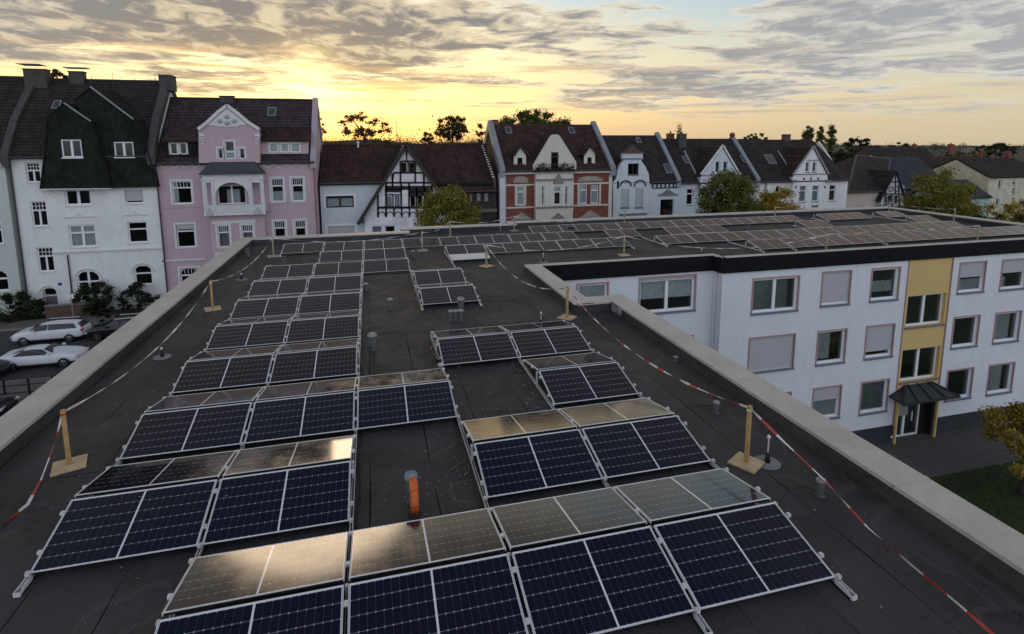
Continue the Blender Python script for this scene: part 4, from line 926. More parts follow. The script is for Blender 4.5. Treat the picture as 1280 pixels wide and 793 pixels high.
# projecting bay with the gable
Yb_ = Y-.55; bl, br_ = rc(Z3, Yb_, 195, 400, 410, 410)[0::2]
gp = [pt(Z3, Yb_, *q) for q in ((172,305),(170,182),(200,160),(245,118),(276,95),(310,120),(355,158),(394,182),(396,305))]
gh = winset(h, Z3, Yb_, [(268,225,303,290, dict(style='toplight', top=.62, fw=.08, curtain=(M_curt, 0, 1, 0, .5))), (241,251,261,290, dict(style='single', fw=.08)), (320,251,341,290, dict(style='single', fw=.08))], frame=M_pvc, rec=.08, trim=M_stucco, tw=.12, backing=.3)
shape_wall(h, 'gable', M_pink, gp, Yb_, .5, gh)
a0 = [gp[1], gp[2], gp[3], gp[4]]; a1 = [gp[4], gp[5], gp[6], gp[7]]
for seq in (a0, a1):
    for p_, q_ in zip(seq, seq[1:]): MB().bar((p_[0], Yb_-.05, p_[1]+.02), (q_[0], Yb_-.05, q_[1]+.02), .22, .26).build('gable_coping', M_stucco, h)
tri = [pt(Z3, Yb_, *q) for q in ((203,168),(276,104),(350,166),(330,166),(310,172),(245,172),(222,166))]
MB().prism(tri, 'y', Yb_-.06, Yb_+.01).build('gable_panel', M_stucco, h)
for q in ((250,150),(276,135),(302,150),(276,158)):
    a = pt(Z3, Yb_, *q); MB().lathe([(.01, -.22), (.20, -.1), (.22, .05), (.05, .2)], c=(a[0], Yb_-.07, a[1]), n=8).build('gable_ornament', mat('stucco_grey', (.42, .43, .46), .8), h)
for sx, q in ((-1, (183,200)), (1, (385,200))):
    for k in range(4): a = pt(Z3, Yb_, q[0]+sx*(-k*1.0), q[1]+k*9); wq = .42-.09*k; MB().box(a[0]-wq/2 if k < 3 else a[0]-.1, Yb_-.05, a[1]-.26, a[0]+wq/2, Yb_+.02, a[1]+.02).build('quoin', M_stucco, h)
cross_roof(h, gp[4][0], 0, 0, gp[4][1]-.05, Yb_, yr-.6, M_rt_glaze, xl=gp[1][0], xr=gp[7][0], zl=gp[1][1]-.05, zr=gp[7][1]-.05, over=-.45)
for xg_ in (gp[0][0]+.02, gp[8][0]-.22): MB().box(xg_, Yb_+.51, ze-.3, xg_+.2, Y+3, gp[1][1]-.3).build('gable_side', M_pink, h)
# dormers left and right
def box_dormer(x0, y0, x1, y1, roof_y, wins, wm, Yd, rm, rise):
    a, b, c, d = rc(Z3, Yd, x0, y0, x1, y1)
    hs_ = winset(h, Z3, Yd, wins, frame=M_pvc, fw=.09, rec=.05, trim=M_stucco, tw=.08, backing=.19)
    shape_wall(h, 'dormer_wall', wm, [(a, b), (c, b), (c, d), (a, d)], Yd, .2, hs_)
    MB().box(a, Yd+.2, b, a+.15, Yd+2.6, d).build('dormer_cheek', wm, h); MB().box(c-.15, Yd+.2, b, c, Yd+2.6, d).build('dormer_cheek', wm, h)
    zt = pt(Z3, Yd+2.2, x0, roof_y)[1]; slope(h, a-.2, c+.2, (Yd-.35, d-.02), (Yd+2.6, zt+rise), rm, 'dormer_roof')
box_dormer(50,222,180,282,168, [(66,231,94,274, dict(style='single')), (101,230,128,273, dict(style='single'))], M_slate, Y+.15, M_rt_glaze, .1)
box_dormer(398,220,573,272,172, [(430,232,462,266, dict(style='single', curtain=(M_curt, 0, 1, 0, 1))), (471,232,502,266, dict(style='single', curtain=(M_curt, 0, 1, 0, 1))), (510,231,543,266, dict(style='single', curtain=(M_curt, 0, 1, 0, 1)))], M_pink, Y+.25, M_rt_brown, 0)
# frieze of swags under the eaves
for (x0_, x1_) in ((24, 180), (405, 572)):
    a = pt(Z3, Y, x0_, 314); b = pt(Z3, Y, x1_, 314); MB().box(a[0], Y-.05, a[1]+.15, b[0], Y+.01, a[1]+.28).build('cornice', M_stucco, h); swag(h, a[0], b[0], a[1]+.12, Y, n=4 if x0_ > 200 else 4, drop=.34, th=.13)
band(h, xl, at(*zc(Z3, 195, 660), Y).x, Y, pt(Z3, Y, 100, 662)[1]); band(h, xl, xl+4.2, Y, pt(Z3, Y, 100, 468)[1]-.02, .05, .05, M_pink)
# bay floors: loggia with arches under a flared roof
a, b, c, d = rc(Z3, Yb_-.5, 190, 350, 410, 497)
YL = Yb_-.5
ap = rc(Z3, YL, 232, 377, 354, 460); al = rc(Z3, YL, 197, 377, 218, 460); arr = rc(Z3, YL, 369, 377, 399, 460)
al = (a+.25, al[1], al[2], al[3]); arr = (arr[0], arr[1], c-.25, arr[3])
lg = shape_wall(h, 'loggia_front', M_stucco, [(a, b), (c, b), (c, d), (a, d)], YL, .22, [ap, al, arr], arches=[ap])
for x in (a, c-.2): MB().box(x, YL+.22, b, x+.2, Y, b+1.0).build('loggia_side', M_stucco, h); MB().box(x, YL+.22, d-.5, x+.2, Y, d).build('loggia_side', M_stucco, h)
MB().box(a, YL+.22, b, c, Y, b+.2).build('loggia_floor', M_stucco, h)
nb = 26
for i in range(nb):
    x = a+.3+(c-a-.6)*i/(nb-1); MB().box(x-.04, YL-.04, b+.28, x+.04, YL+.0, b+.95).build('baluster', M_stucco, lg)
for x in (a+.02, (ap[0]+al[2])/2, (ap[2]+arr[0])/2, c-.02): MB().lathe([(.14, b), (.14, b+.15), (.09, b+.2), (.085, d-.5), (.15, d-.4), (.15, d-.3)], c=(x, YL-.03, 0), n=10).build('column', M_stucco, lg)
for q in ((210,500,196,472,228,500),(388,495,370,468,408,495)):
    x0_, zb_ = pt(Z3, YL, q[2], q[5]); x1_, zt_ = pt(Z3, YL, q[4], q[3]); MB().prism([(x0_, zb_), (x1_, zb_), ((x0_+x1_)/2, zt_+.1)], 'y', YL-.14, YL).build('pediment', mat('stucco_grey', (0,0,0)), lg)
for (x0_, x1_) in ((a, c),): MB().box(a-.08, YL-.08, d-.02, c+.08, Yb_, d+.1).build('loggia_cornice', M_stucco, h)
zt0, zt1 = d+.1, pt(Z3, Yb_, 290, 303)[1]+.05
fl = MB()
prof = [(YL-.35, zt0), (YL+.05, zt0+(zt1-zt0)*.35), (Yb_-.05, zt1), (Yb_-.05, zt0)]
xA, xB = pt(Z3, YL, 172, 340)[0], pt(Z3, YL, 412, 340)[0]
vs = [(xA, YL-.35, zt0), (xB, YL-.35, zt0), (xB-.55, YL+.05, zt0+(zt1-zt0)*.4), (xA+.55, YL+.05, zt0+(zt1-zt0)*.4), (xB-.8, Yb_-.02, zt1), (xA+.8, Yb_-.02, zt1), (xA, Y, zt0), (xB, Y, zt0)]
fl.add(vs, [(0,1,2,3),(3,2,4,5),(0,3,5,6),(1,7,4,2),(0,6,7,1),(6,5,4,7)]).build('bay_roof', mat('lead_roof', (.055, .06, .065), .55, .2, nscale=2), h)
# lower bay floors
hs_ = winset(h, Z3, Yb_, [(242,535,286,615, dict(style='topbars')), (330,532,373,612, dict(style='topbars')), (242,690,286,760, dict(style='topbars')), (330,690,373,760, dict(style='topbars'))], frame=M_pvc, fw=.10, sill=M_stucco, trim=M_stucco, tw=.16)
shape_wall(h, 'bay_wall', M_pink, [(bl+.15, G-.3), (br_-.1, G-.3), (br_-.1, b), (bl+.15, b)], Yb_, .54, hs_)
q = rc(Z3, Yb_, 220, 516, 382, 527); MB().box(q[0], Yb_-.07, q[1], q[2], Yb_+.01, q[3]).build('lintel', M_stucco, h); q = rc(Z3, Yb_, 205, 632, 385, 665); MB().box(q[0]+.6, Yb_-.05, q[1], q[2], Yb_+.01, q[3]).build('apron_panel', M_stucco, h)
skylight(h, pt(Z3, Y+4, 441, 133)[0], .75, 0, .72, .86, SA, SB)
a = at(*zc(Z3, 275, 60), yr); chimney(h, a.x, yr, zr-.8, a.z-.05, 1.25, .6, M_fired, 0)
firewall(h, xr-.1, .5, [(Y-.3, ze), (yr, zr), (yr+5.2, ze)], mat('pink_cap', (.40, .33, .36), .8), .3); firewall(h, xl+.12, .3, [(Y-.3, ze), (yr, zr), (yr+5.2, ze)], M_fired, .2)
downpipe(h, xr-.1, Y-.1, G, ze, mat('pink_pipe', (.25, .14, .17), .6))

# ---------------- half-timbered house with wide roof (H3)
Y = 56.2; h = thing('town_house', (at(440, 300, Y).x, Y, G), 'low wide house with steep half timbered gable and brown tiled roof', 'house', HG)
xl, xr = xr+.2, at(622, 260, Y).x; yr = Y+6
ze = at(*zc(Z4, 200, 462), Y).z; zr = at(500, 182, yr).z; xg = at(*zc(Z4, 385, 600), Y).x
kw = dict(frame=M_pvc, fw=.12, rec=.1, trim=M_pvc, tw=.2)
hs = winset(h, Z4, Y, [(82,537,244,605, dict(style='double', frame=M_bwin, curtain=(M_curt, 0, 1, 0, .85))), (92,712,250,770, dict(style='single', shutter=1.0))], **kw)
xs_ = at(*zc(Z4, 425, 560), Y).x
shape_wall(h, 'wall', M_bluew, [(xl, G-.3), (xs_, G-.3), (xs_, ze), (xl, ze)], Y, .3, hs)
zer = at(*zc(Z4, 1000, 508), Y+.5).z; YR = Y+.5
hs = winset(h, Z4, YR, [(918,520,938,572, dict(style='single', curtain=(M_curt, 0, 1, 0, 1))), (960,518,988,572, dict(style='single', curtain=(M_curt, 0, 1, 0, 1))), (1003,517,1032,574, dict(style='single', curtain=(M_curt, 0, 1, 0, 1))), (800,520,830,572, dict(style='single'))], frame=M_bwin, fw=.06, rec=.06)
x2 = at(*zc(Z4, 690, 560), YR).x
shape_wall(h, 'wall', mat('brown_slate', (.035, .027, .023), .8, fn=fn_tiles((.030, .023, .020), (.05, .038, .032), .22)), [(x2, G-.3), (xr, G-.3), (xr, zer), (x2, zer)], YR, .3, hs)
band(h, x2, xr, YR, at(*zc(Z4, 1000, 622), YR).z, .35, .25, mat('grey_ledge', (.13, .12, .12), .8), 'ledge')
body(h, xl, xr, Y+.3, 11.5, ze, zr, M_dkbrick)
SA = (Y-.35, ze-.05)
slope(h, xl, at(508, 200, Y).x, SA, (yr, zr), M_rt_brown, 'roof'); slope(h, at(508, 200, Y).x, xr-.05, (YR-.35, zer-.05), (yr, zr), M_rt_brown, 'roof'); slope(h, xl, xr, (yr+6, ze), (yr, zr), M_rt_brown, 'roof')
MB().tube([(xl, yr, zr+.05), (xr, yr, zr+.05)], .12, 6).build('ridge_tiles', M_rt_brown, h)
gutter(h, xl, xs_+.5, Y-.42, ze); gutter(h, x2, xr, YR-.42, zer)
Yg = Y-.5
gl_, gr_, ga = pt(Z4, Yg, 305, 655), pt(Z4, Yg, 738, 515), pt(Z4, Yg, 552, 256)
sl_ = (ga[1]-gr_[1])/(gr_[0]-ga[0]); zl_ = gl_[1]
xrr = ga[0]+(ga[1]-zl_)/sl_*.98
poly = [(gl_[0], G-.3), (xrr, G-.3), (xrr, zl_), (ga[0], ga[1]), (gl_[0], zl_)]
gw = winset(h, Z4, Yg, [(520,343,552,400, dict(style='single')), (565,343,598,400, dict(style='single')), (438,540,464,600, dict(style='single', curtain=(M_curt, 0, 1, 0, 1))), (484,538,510,600, dict(style='single', curtain=(M_curt, 0, 1, 0, 1))), (574,536,602,600, dict(style='single')), (616,536,645,598, dict(style='single')), (660,534,688,598, dict(style='single'))], frame=M_bwin, fw=.07, rec=.05, backing=.42)
gw += winset(h, Z4, Yg, [(348,712,410,775, dict(style='single', fw=.1, sill=M_pvc)), (425,710,487,775, dict(style='single', fw=.1, sill=M_pvc))], frame=M_pvc, fw=.08)
shape_wall(h, 'gable_wall', mat('white_infill', (.72, .72, .74), .85, nscale=1), poly, Yg, .45, gw)
def beam(x0, y0, x1, y1, w_=.17): 
    a, b = pt(Z4, Yg, x0, y0), pt(Z4, Yg, x1, y1); MB().bar((a[0], Yg-.03, a[1]), (b[0], Yg-.03, b[1]), w_, .07, up=(0, 1, 0)).build('timber_beam', M_timber, h)
for q in [(552,262,552,340,.12),(520,335,602,335),(478,402,662,402),(432,460,700,460),(428,490,700,490,.4),(384,605,700,605,.22),(516,335,516,460),(602,335,602,460),(560,335,560,402,.12),(470,405,470,490),(652,402,652,490),(520,460,520,605),(566,460,566,605),(432,460,432,660),(385,530,385,662),(472,530,472,605,.12),(610,490,610,600),(655,490,655,600),(425,530,520,530,.12),(566,525,700,525,.5),(700,460,700,605),(478,402,470,460,.1),(425,505,520,505,.35),(566,508,700,508,.3)]: beam(*q)
for x in (385, 432, 478, 523, 568, 613, 656): beam(x, 605, x, 660, .14)
for i, x in enumerate((385, 432, 478, 523, 568, 613)):
    a = pt(Z4, Yg, x+23, 650); w_ = (pt(Z4, Yg, x+47, 650)[0]-pt(Z4, Yg, x, 650)[0])/2; n = 8
    ring = [(a[0]+w_*.86*math.cos(t), a[1]-.1+.45*math.sin(t)) for t in [math.pi*k/n for k in range(n+1)]]
    for p_, q_ in zip(ring, ring[1:]): MB().bar((p_[0], Yg-.03, p_[1]), (q_[0], Yg-.03, q_[1]), .07, .06, up=(0, 1, 0)).build('timber_arch', M_timber, h)
# steep gable roof reaching low on the left
bl_ = pt(Z4, Yg-.5, 268, 700); ap_ = pt(Z4, Yg-.5, 548, 243); brr = (ap_[0]+(ap_[1]-bl_[1])/sl_, bl_[1])
cross_roof(h, ap_[0], 0, 0, ap_[1], Yg-.5, yr-.3, M_rt_brown, xl=bl_[0], zl=bl_[1], xr=brr[0], zr=brr[1], over=.0)
for q in (bl_, brr): MB().bar((q[0], Yg-.5, q[1]-.05), (ap_[0], Yg-.5, ap_[1]-.05), .09, .34, up=(0, 0, 1)).build('bargeboard', mat('dark_board', (.035, .03, .03), .6), h)
gutter(h, bl_[0]-.02, bl_[0]+.02, Yg-.5, bl_[1]); 
b = MB(); 
for i in range(14): y_ = SA[0]+(yr-SA[0])*(.06+i*.067); z_ = SA[1]+(zr-SA[1])*(.06+i*.067)+.12; b.box(xr-.55, y_-.1, z_, xr-.35, y_+.12, z_+.10)
b.build('verge_tiles', M_stucco, h)
vx = at(*zc(Z4, 268, 235), yr-.4).x; MB().lathe([(.10, zr-.2), (.10, zr+.25), (.2, zr+.3), (.05, zr+.45)], c=(vx, yr-.3, 0), n=8).build('roof_vent', M_pvc, h)
ax_ = at(*zc(Z4, 496, 200), yr).x; MB().tube([(ax_, yr, zr), (ax_, yr, zr+2.6)], .03, 5).tube([(ax_-.6, yr, zr+1.9), (ax_+.6, yr, zr+1.9)], .02, 4).build('antenna', M_gutter, h)

# ---------------- red brick house (H4)
Y = 57; h = thing('town_house', (at(695, 280, Y).x, Y, G), 'red brick house with cream stepped gable and two small dormers', 'house', HG)
xl, xr = at(*zc(Z5, 132, 560), Y).x, at(*zc(Z5, 817, 560), Y).x; yr = Y+5.5; ze = at(*zc(Z5, 300, 418), Y).z; zr = at(*zc(Z5, 400, 127), yr).z
kw = dict(frame=M_pvc, fw=.11, sill=M_cream, rec=.12, trim=M_cream, tw=.22)
hs = winset(h, Z5, Y, [(228,512,274,628, dict(style='topbars', top=.28, curtain=(M_curt, 0, 1, 0, .9))), (618,502,664,618, dict(style='topbars', top=.28, curtain=(M_curt, 0, 1, 0, .95), trim=None)), (686,502,734,618, dict(style='topbars', top=.28, curtain=(M_curt, 0, 1, 0, .95), trim=None))], **kw)
bx0, bx1 = at(*zc(Z5, 345, 560), Y).x, at(*zc(Z5, 578, 560), Y).x
shape_wall(h, 'wall', M_brick, [(xl, G-.3), (xr, G-.3), (xr, ze), (xl, ze)], Y, .3, hs)
body(h, xl, xr, Y, 11, ze, zr, M_dkbrick)
q = rc(Z5, Y, 604, 490, 748, 625)
MB().box(q[0], Y-.04, q[1], q[0]+.2, Y+.02, q[3]).box(q[2]-.2, Y-.04, q[1], q[2], Y+.02, q[3]).box(q[0]+.2, Y-.04, q[3]-.15, q[2]-.2, Y+.02, q[3]).build('surround', M_cream, h)
for (c0, c1) in ((134, 160), (795, 815)):
    a = at(*zc(Z5, c0, 600), Y).x; c = at(*zc(Z5, c1, 600), Y).x; MB().box(a, Y-.06, G, c, Y+.01, ze-.05).build('pilaster', M_cream, h)
for yy in (497, 634):
    z_ = pt(Z5, Y, 500, yy)[1]; [MB().box(e0, Y-.05, z_-.09, e1, Y+.01, z_+.09).build('string_course', M_cream, h) for e0, e1 in ((xl+.5, bx0), (bx1, xr-.45))]
for (a0_, a1_, yb_, yt_) in ((204, 300, 490, 448), (602, 760, 482, 446)):
    x0_, z0_ = pt(Z5, Y, a0_, yb_); x1_, z1_ = pt(Z5, Y, a1_, yt_); n = 10; pts = [(x0_+(x1_-x0_)*(.5-.5*math.cos(math.pi*k/n)), z0_+(z1_-z0_)*math.sin(math.pi*k/n)**.7) for k in range(n+1)]
    MB().prism(pts, 'y', Y-.08, Y+.01).build('arch_panel', mat('sandstone', (.33, .29, .25), .85, nscale=3), h)
for q in ((185, 325, 720, 668), (600, 760, 715, 655)):
    x0_, z0_ = pt(Z5, Y, q[0], q[2]); x1_, z1_ = pt(Z5, Y, q[1], q[3]); MB().prism([(x0_, z0_), (x1_, z0_), ((x0_+x1_)/2, z1_)], 'y', Y-.25, Y+.01).build('pediment', mat('sandstone', (0,0,0)), h)
MB().box(xl, Y-.3, ze-.28, xr, Y+.0, ze-.06).build('cornice', M_cream, h); gutter(h, xl, xr, Y-.38, ze)
SA, SB = (Y-.3, ze), (yr, zr); slope(h, xl, xr, SA, SB, M_rt_brown, 'roof'); slope(h, xl, xr, (yr+5.8, ze), SB, M_rt_brown, 'roof')
# bay and its gable
Yb_ = Y-.7; bx0, bx1 = pt(Z5, Yb_, 347, 560)[0], pt(Z5, Yb_, 577, 560)[0]; zb = pt(Z5, Yb_, 460, 425)[1]
hs_ = winset(h, Z5, Yb_, [(458,512,502,626, dict(style='topbars', top=.28)), (384,512,398,626, dict(style='toplight', fw=.06)), (528,512,543,626, dict(style='toplight', fw=.06))], frame=M_pvc, fw=.1, sill=M_cream)
shape_wall(h, 'bay_wall', M_cream, [(bx0, G-.3), (bx1, G-.3), (bx1, zb), (bx0, zb)], Yb_, .69, hs_)
for yy, hh in ((470, .2), (640, .16), (425, .14)):
    z_ = pt(Z5, Yb_, 460, yy)[1]; MB().box(bx0-.06, Yb_-.14, z_-hh/2, bx1+.06, Yb_+.01, z_+hh/2).build('bay_cornice', mat('sandstone_dark', (.22, .20, .19), .85, nscale=3), h)
for x in (348, 410, 445, 515, 552, 572):
    a = pt(Z5, Yb_, x, 700); MB().box(a[0]-.08, Yb_-.04, zb-4.2, a[0]+.08, Yb_+.01, zb-.9).build('pilaster', M_stucco, h)
for (a0_, a1_, yb_, yt_) in ((452, 520, 492, 430), (435, 530, 718, 672)):
    x0_, z0_ = pt(Z5, Yb_, a0_, yb_); x1_, z1_ = pt(Z5, Yb_, a1_, yt_); MB().prism([(x0_, z0_), (x1_, z0_), ((x0_+x1_)/2, z1_)], 'y', Yb_-.18, Yb_).build('pediment', mat('sandstone_dark', (0,0,0)), h)
gp = [pt(Z5, Y-.2, *q) for q in ((332,425),(330,380),(440,196),(455,190),(480,190),(494,198),(597,362),(597,425))]
gh = winset(h, Z5, Y-.2, [(440,300,486,405, dict(style='toplight', top=.25, frame=M_bwin))], fw=.1, trim=M_cream, tw=.1)
shape_wall(h, 'gable', M_cream, gp, Y-.2, .3, gh)
cross_roof(h, (gp[3][0]+gp[4][0])/2, 0, 0, gp[3][1]+.0, Y-.2, yr-1.2, M_rt_brown, xl=gp[1][0]+.1, zl=gp[1][1]+.05, xr=gp[6][0]-.1, zr=gp[6][1]+.05, over=-.3)
# plants and railing on the balcony over the bay
bal = MB().box(bx0, Yb_-.02, zb+.85, bx1, Yb_+.03, zb+.9)
for i in range(18): x = bx0+(bx1-bx0)*i/17; bal.box(x-.015, Yb_-.005, zb, x+.015, Yb_+.015, zb+.85)
bal.build('balcony_railing', M_gutter, h)
fo = MB()
for i in range(700):
    x = random.uniform(bx0-.1, bx1+.1); y = Yb_+random.uniform(-.15, .3); z = zb+.1+random.random()*(.7+.3*math.sin(x*5)); s = random.uniform(.05, .1); n1 = Vector((random.gauss(0,1), random.gauss(0,1), random.gauss(0,1))).normalized()*s; n2 = n1.cross(Vector((random.gauss(0,1), random.gauss(0,1), 1))).normalized()*s
    c = Vector((x, y, z)); fo.add([c-n1, c+n2, c+n1, c-n2], [(0,1,2,3)])
fo.build('balcony_plants', leaf_mat('leaf_dark', (.015, .028, .012), (.03, .045, .018), (.05, .06, .025)), h)['kind'] = 'stuff'
def small_dormer(root, zz, Yd, win, apex, eaves, wallm=M_cream, rm=M_rt_brown, back=2.6):
    w0 = rc(zz, Yd, *win); ap_ = pt(zz, Yd, *apex); e0 = pt(zz, Yd, *eaves[0]); e1 = pt(zz, Yd, *eaves[1]); m0 = w0[0]-.28; m1 = w0[2]+.28
    fz = lambda x: ap_[1]-(ap_[1]-e0[1])*abs(x-ap_[0])/abs(ap_[0]-e0[0])
    shape_wall(root, 'dormer_wall', wallm, [(m0, w0[1]-.2), (m1, w0[1]-.2), (m1, fz(m1)-.1), (ap_[0], ap_[1]-.1), (m0, fz(m0)-.1)], Yd, .2, [w0])
    window(root, *w0, Yd, 'single', frame=M_pvc, fw=.10, rec=.03, backing=.19)
    for x in (m0, m1-.12): MB().box(x, Yd+.2, w0[1]-.2, x+.12, Yd+back, fz(m0)-.15).build('dormer_cheek', M_slate, root)
    cross_roof(root, ap_[0], 0, 0, ap_[1], Yd, Yd+back, rm, 'dormer_roof', xl=e0[0], zl=e0[1], xr=e1[0], zr=e1[1], over=.2)
small_dormer(h, Z5, Y+.5, (226,328,270,396), (248,262), ((205,322),(306,322)), back=3.4); small_dormer(h, Z5, Y+.5, (660,326,698,396), (680,260), ((632,320),(732,320)), back=3.4)
for q in ((176,165), (566,172)): skylight(h, pt(Z5, Y+4.6, *q)[0], .7, 0, .78, .92, SA, SB)
a = at(*zc(Z5, 475, 215), Y+3); 
for xx in (xl+.05, xr-.1): firewall(h, xx, .55, [(Y-.45, ze+.0), (yr, zr), (yr+5.5, ze)], M_fire, .42)
a = at(*zc(Z5, 92, 104), yr+.2); chimney(h, a.x, yr+.2, zr-.8, a.z, .7, .6, M_brick, 0)
MB().prism([(Y-.4, G), (Y-.4, ze-.6), (Y+.3, ze-.2), (Y+.3, G)], 'x', xl-.25, xl+.28).build('corner_pier', M_bluew, h)

# ---------------- white house with curved gable (H5)
Y = 57.6; h = thing('town_house', (at(800, 270, Y).x, Y, G), 'white house with curved baroque gable between brick house and tall tree', 'house', HG)
xl, xr = at(*zc(Z6, 142, 600), Y).x, at(*zc(Z6, 608, 600), Y).x; yr = Y+5.2; ze = at(*zc(Z6, 520, 497), Y).z; zr = at(*zc(Z6, 250, 166), yr).z
kw = dict(frame=M_gutter, fw=.08, sill=M_sill, rec=.12)
hs = winset(h, Z6, Y, [(482,618,580,760, dict(style='single', frame=M_stucco, trim=M_stucco, curtain=(mat('red_curtain', (.25, .05, .03), .8), .3, .62, 0, .5)))], **kw)
Yg = Y-.3
gp = [pt(Z6, Yg, *q) for q in ((148,790),(148,500),(172,475),(178,430),(200,380),(228,345),(218,332),(218,292),(360,292),(360,332),(348,345),(380,390),(402,440),(408,500),(408,790))]
gh = winset(h, Z6, Yg, [(255,366,331,446, dict(style='double', frame=M_timber)), (204,545,262,680, dict(style='single', shutter=.97)), (306,541,362,678, dict(style='single', shutter=.97))], **kw)
shape_wall(h, 'gable', M_bluew, gp, Yg, .55, gh)
shape_wall(h, 'wall', M_bluew, [(gp[14][0], G-.3), (xr, G-.3), (xr, ze), (gp[14][0], ze)], Y, .3, hs)
body(h, xl, xr, Y+.1, 10.4, ze, zr, M_bluew); SA, SB = (Y-.3, ze), (yr, zr)
slope(h, xl, xr, SA, SB, M_rt_dark, 'roof'); slope(h, xl, xr, (yr+5.3, ze), SB, M_rt_dark, 'roof')
a = pt(Z6, Yg, 210, 292); b = pt(Z6, Yg, 365, 284); c = pt(Z6, Yg, 288, 235)
MB().box(a[0], Yg-.25, a[1], b[0], Yg+.6, a[1]+.14).build('gable_cornice', M_dkbrick, h); MB().prism([(a[0]+.35, a[1]+.14), (b[0]-.35, a[1]+.14), (c[0]+.3, c[1]-.3), (c[0], c[1]), (c[0]-.3, c[1]-.3)], 'y', Yg-.2, Yg+.5).build('gable_cap', M_dkbrick, h)
z_ = pt(Z6, Yg, 288, 332)[1]; MB().box(gp[6][0]-.05, Yg-.12, z_-.06, gp[9][0]+.05, Yg+.01, z_+.06).build('gable_band', M_sill, h)
cross_roof(h, c[0], 0, 0, gp[7][1]-.25, Yg, yr-.3, M_rt_dark, xl=gp[2][0]+.05, zl=gp[2][1], xr=gp[12][0], zr=gp[12][1], over=-.5)
for q in ((198, 277, 528, 487), (300, 380, 528, 484)):
    x0_, zb_ = pt(Z6, Yg, q[0], q[2]); x1_, zt_ = pt(Z6, Yg, q[1], q[3]); n = 10
    ring = [((x0_+x1_)/2-(x1_-x0_)/2*math.cos(math.pi*k/n), zb_+(zt_-zb_)*math.sin(math.pi*k/n)) for k in range(n+1)]
    MB().tube([(p_[0], Yg-.04, p_[1]) for p_ in ring], .09, 6).build('arch_moulding', M_gutter, h)
x0_, zb_ = pt(Z6, Y, 468, 592); x1_, zt_ = pt(Z6, Y, 606, 545); MB().box(x0_, Y-.2, zb_, x1_, Y, zb_+.15).prism([(x0_+.4, zb_+.15), (x1_-.4, zb_+.15), ((x0_+x1_)/2, zt_)], 'y', Y-.14, Y).build('door_pediment', M_sill, h)
x0_, zb_ = pt(Z6, Y, 428, 540); x1_, zt_ = pt(Z6, Y, 606, 505); fb = MB().box(x0_, Y-.1, zb_-.05, x1_, Y, zb_+.05).box(x0_, Y-.1, zt_-.05, x1_, Y, zt_+.05)
for i in range(7): x = x0_+(x1_-x0_)*i/6; fb.box(x-.07, Y-.09, zb_+.05, x+.07, Y-.01, zt_-.05)
fb.build('frieze', M_timber, h); gutter(h, gp[14][0], xr, Y-.38, ze)
x0_, zb_ = pt(Z6, Yg, 190, 735); x1_, zt_ = pt(Z6, Yg, 385, 715); MB().box(x0_, Yg-.12, zb_, x1_, Yg, zt_).build('lintel', M_sill, h)
skylight(h, pt(Z6, Y+1.7, 517, 423)[0], .8, 0, .17, .36, SA, SB); skylight(h, pt(Z6, Y+4.6, 325, 198)[0], .6, 0, .82, .94, SA, SB)
firewall(h, xr-.1, .5, [(Y-.3, ze), (yr, zr), (yr+5.2, ze)], M_fire, .4); firewall(h, xl+.55, .25, [(Y-.3, ze), (Y+3.2, ze+(zr-ze)*.62)], M_fire, .25)

# ---------------- blue-white house behind the tall tree (H6)
Y = 58; xl, xr = xr+.05, at(*zc(Z6, 1166, 600), Y).x; yr = Y+5.2; ze = at(*zc(Z6, 700, 505), Y).z; zr = at(*zc(Z6, 750, 190), yr).z
h = thing('town_house', (xl, Y, G), 'bluish white house with plain triangular gable half hidden by the tall tree', 'house', HG)
hs = winset(h, Z6, Y, [(670,543,716,660, dict(style='toplight', top=.3, trim=M_stucco, tw=.1)), (1080,600,1120,700, dict(style='toplight'))], frame=M_pvc, fw=.1, sill=M_sill)
shape_wall(h, 'wall', M_bluew, [(xl, G-.3), (xr, G-.3), (xr, ze), (xl, ze)], Y, .3, hs)
body(h, xl, xr, Y, 10.4, ze, zr, M_bluew); SA, SB = (Y-.3, ze), (yr, zr); slope(h, xl, xr, SA, SB, M_rt_dark, 'roof'); slope(h, xl, xr, (yr+5.3, ze), SB, M_rt_dark, 'roof'); gutter(h, xl, xr, Y-.38, ze)
Yg = Y-.35; gp = [pt(Z6, Yg, *q) for q in ((768,800),(768,450),(924,243),(1045,450),(1045,800))]
gh = winset(h, Z6, Yg, [(876,352,905,430, dict(style='single', fw=.06)), (931,352,960,430, dict(style='single', fw=.06))], frame=M_pvc)
shape_wall(h, 'gable', M_bluew, gp, Yg, .6, gh); cross_roof(h, gp[2][0], 0, 0, gp[2][1], Yg, yr-.8, M_rt_dark, xl=gp[1][0]-.15, zl=gp[1][1]-.1, xr=gp[3][0]+.15, zr=gp[3][1]-.1, over=.1)
MB().bar((gp[1][0], Yg-.06, gp[1][1]+.1), (gp[2][0], Yg-.06, gp[2][1]+.1), .16, .2).bar((gp[3][0], Yg-.06, gp[3][1]+.1), (gp[2][0], Yg-.06, gp[2][1]+.1), .16, .2).build('gable_coping', M_stucco, h)
band(h, gp[1][0], gp[3][0], Yg, gp[1][1], .1, .08, M_sill); firewall(h, gp[0][0]-.25, .22, [(Y-.2, ze), (Y+3.4, ze+(zr-ze)*.68)], M_fire, .2)
a = at(*zc(Z6, 635, 160), yr-.8); chimney(h, a.x, yr-.8, zr-2.2, a.z, 1.0, .7, M_fired, 1); a = at(*zc(Z6, 555, 158), yr+.4); chimney(h, a.x, yr+.4, zr-.8, a.z, .8, .6, M_brick, 1)
fo = MB(); a = at(*zc(Z6, 617, 130), yr-.8)
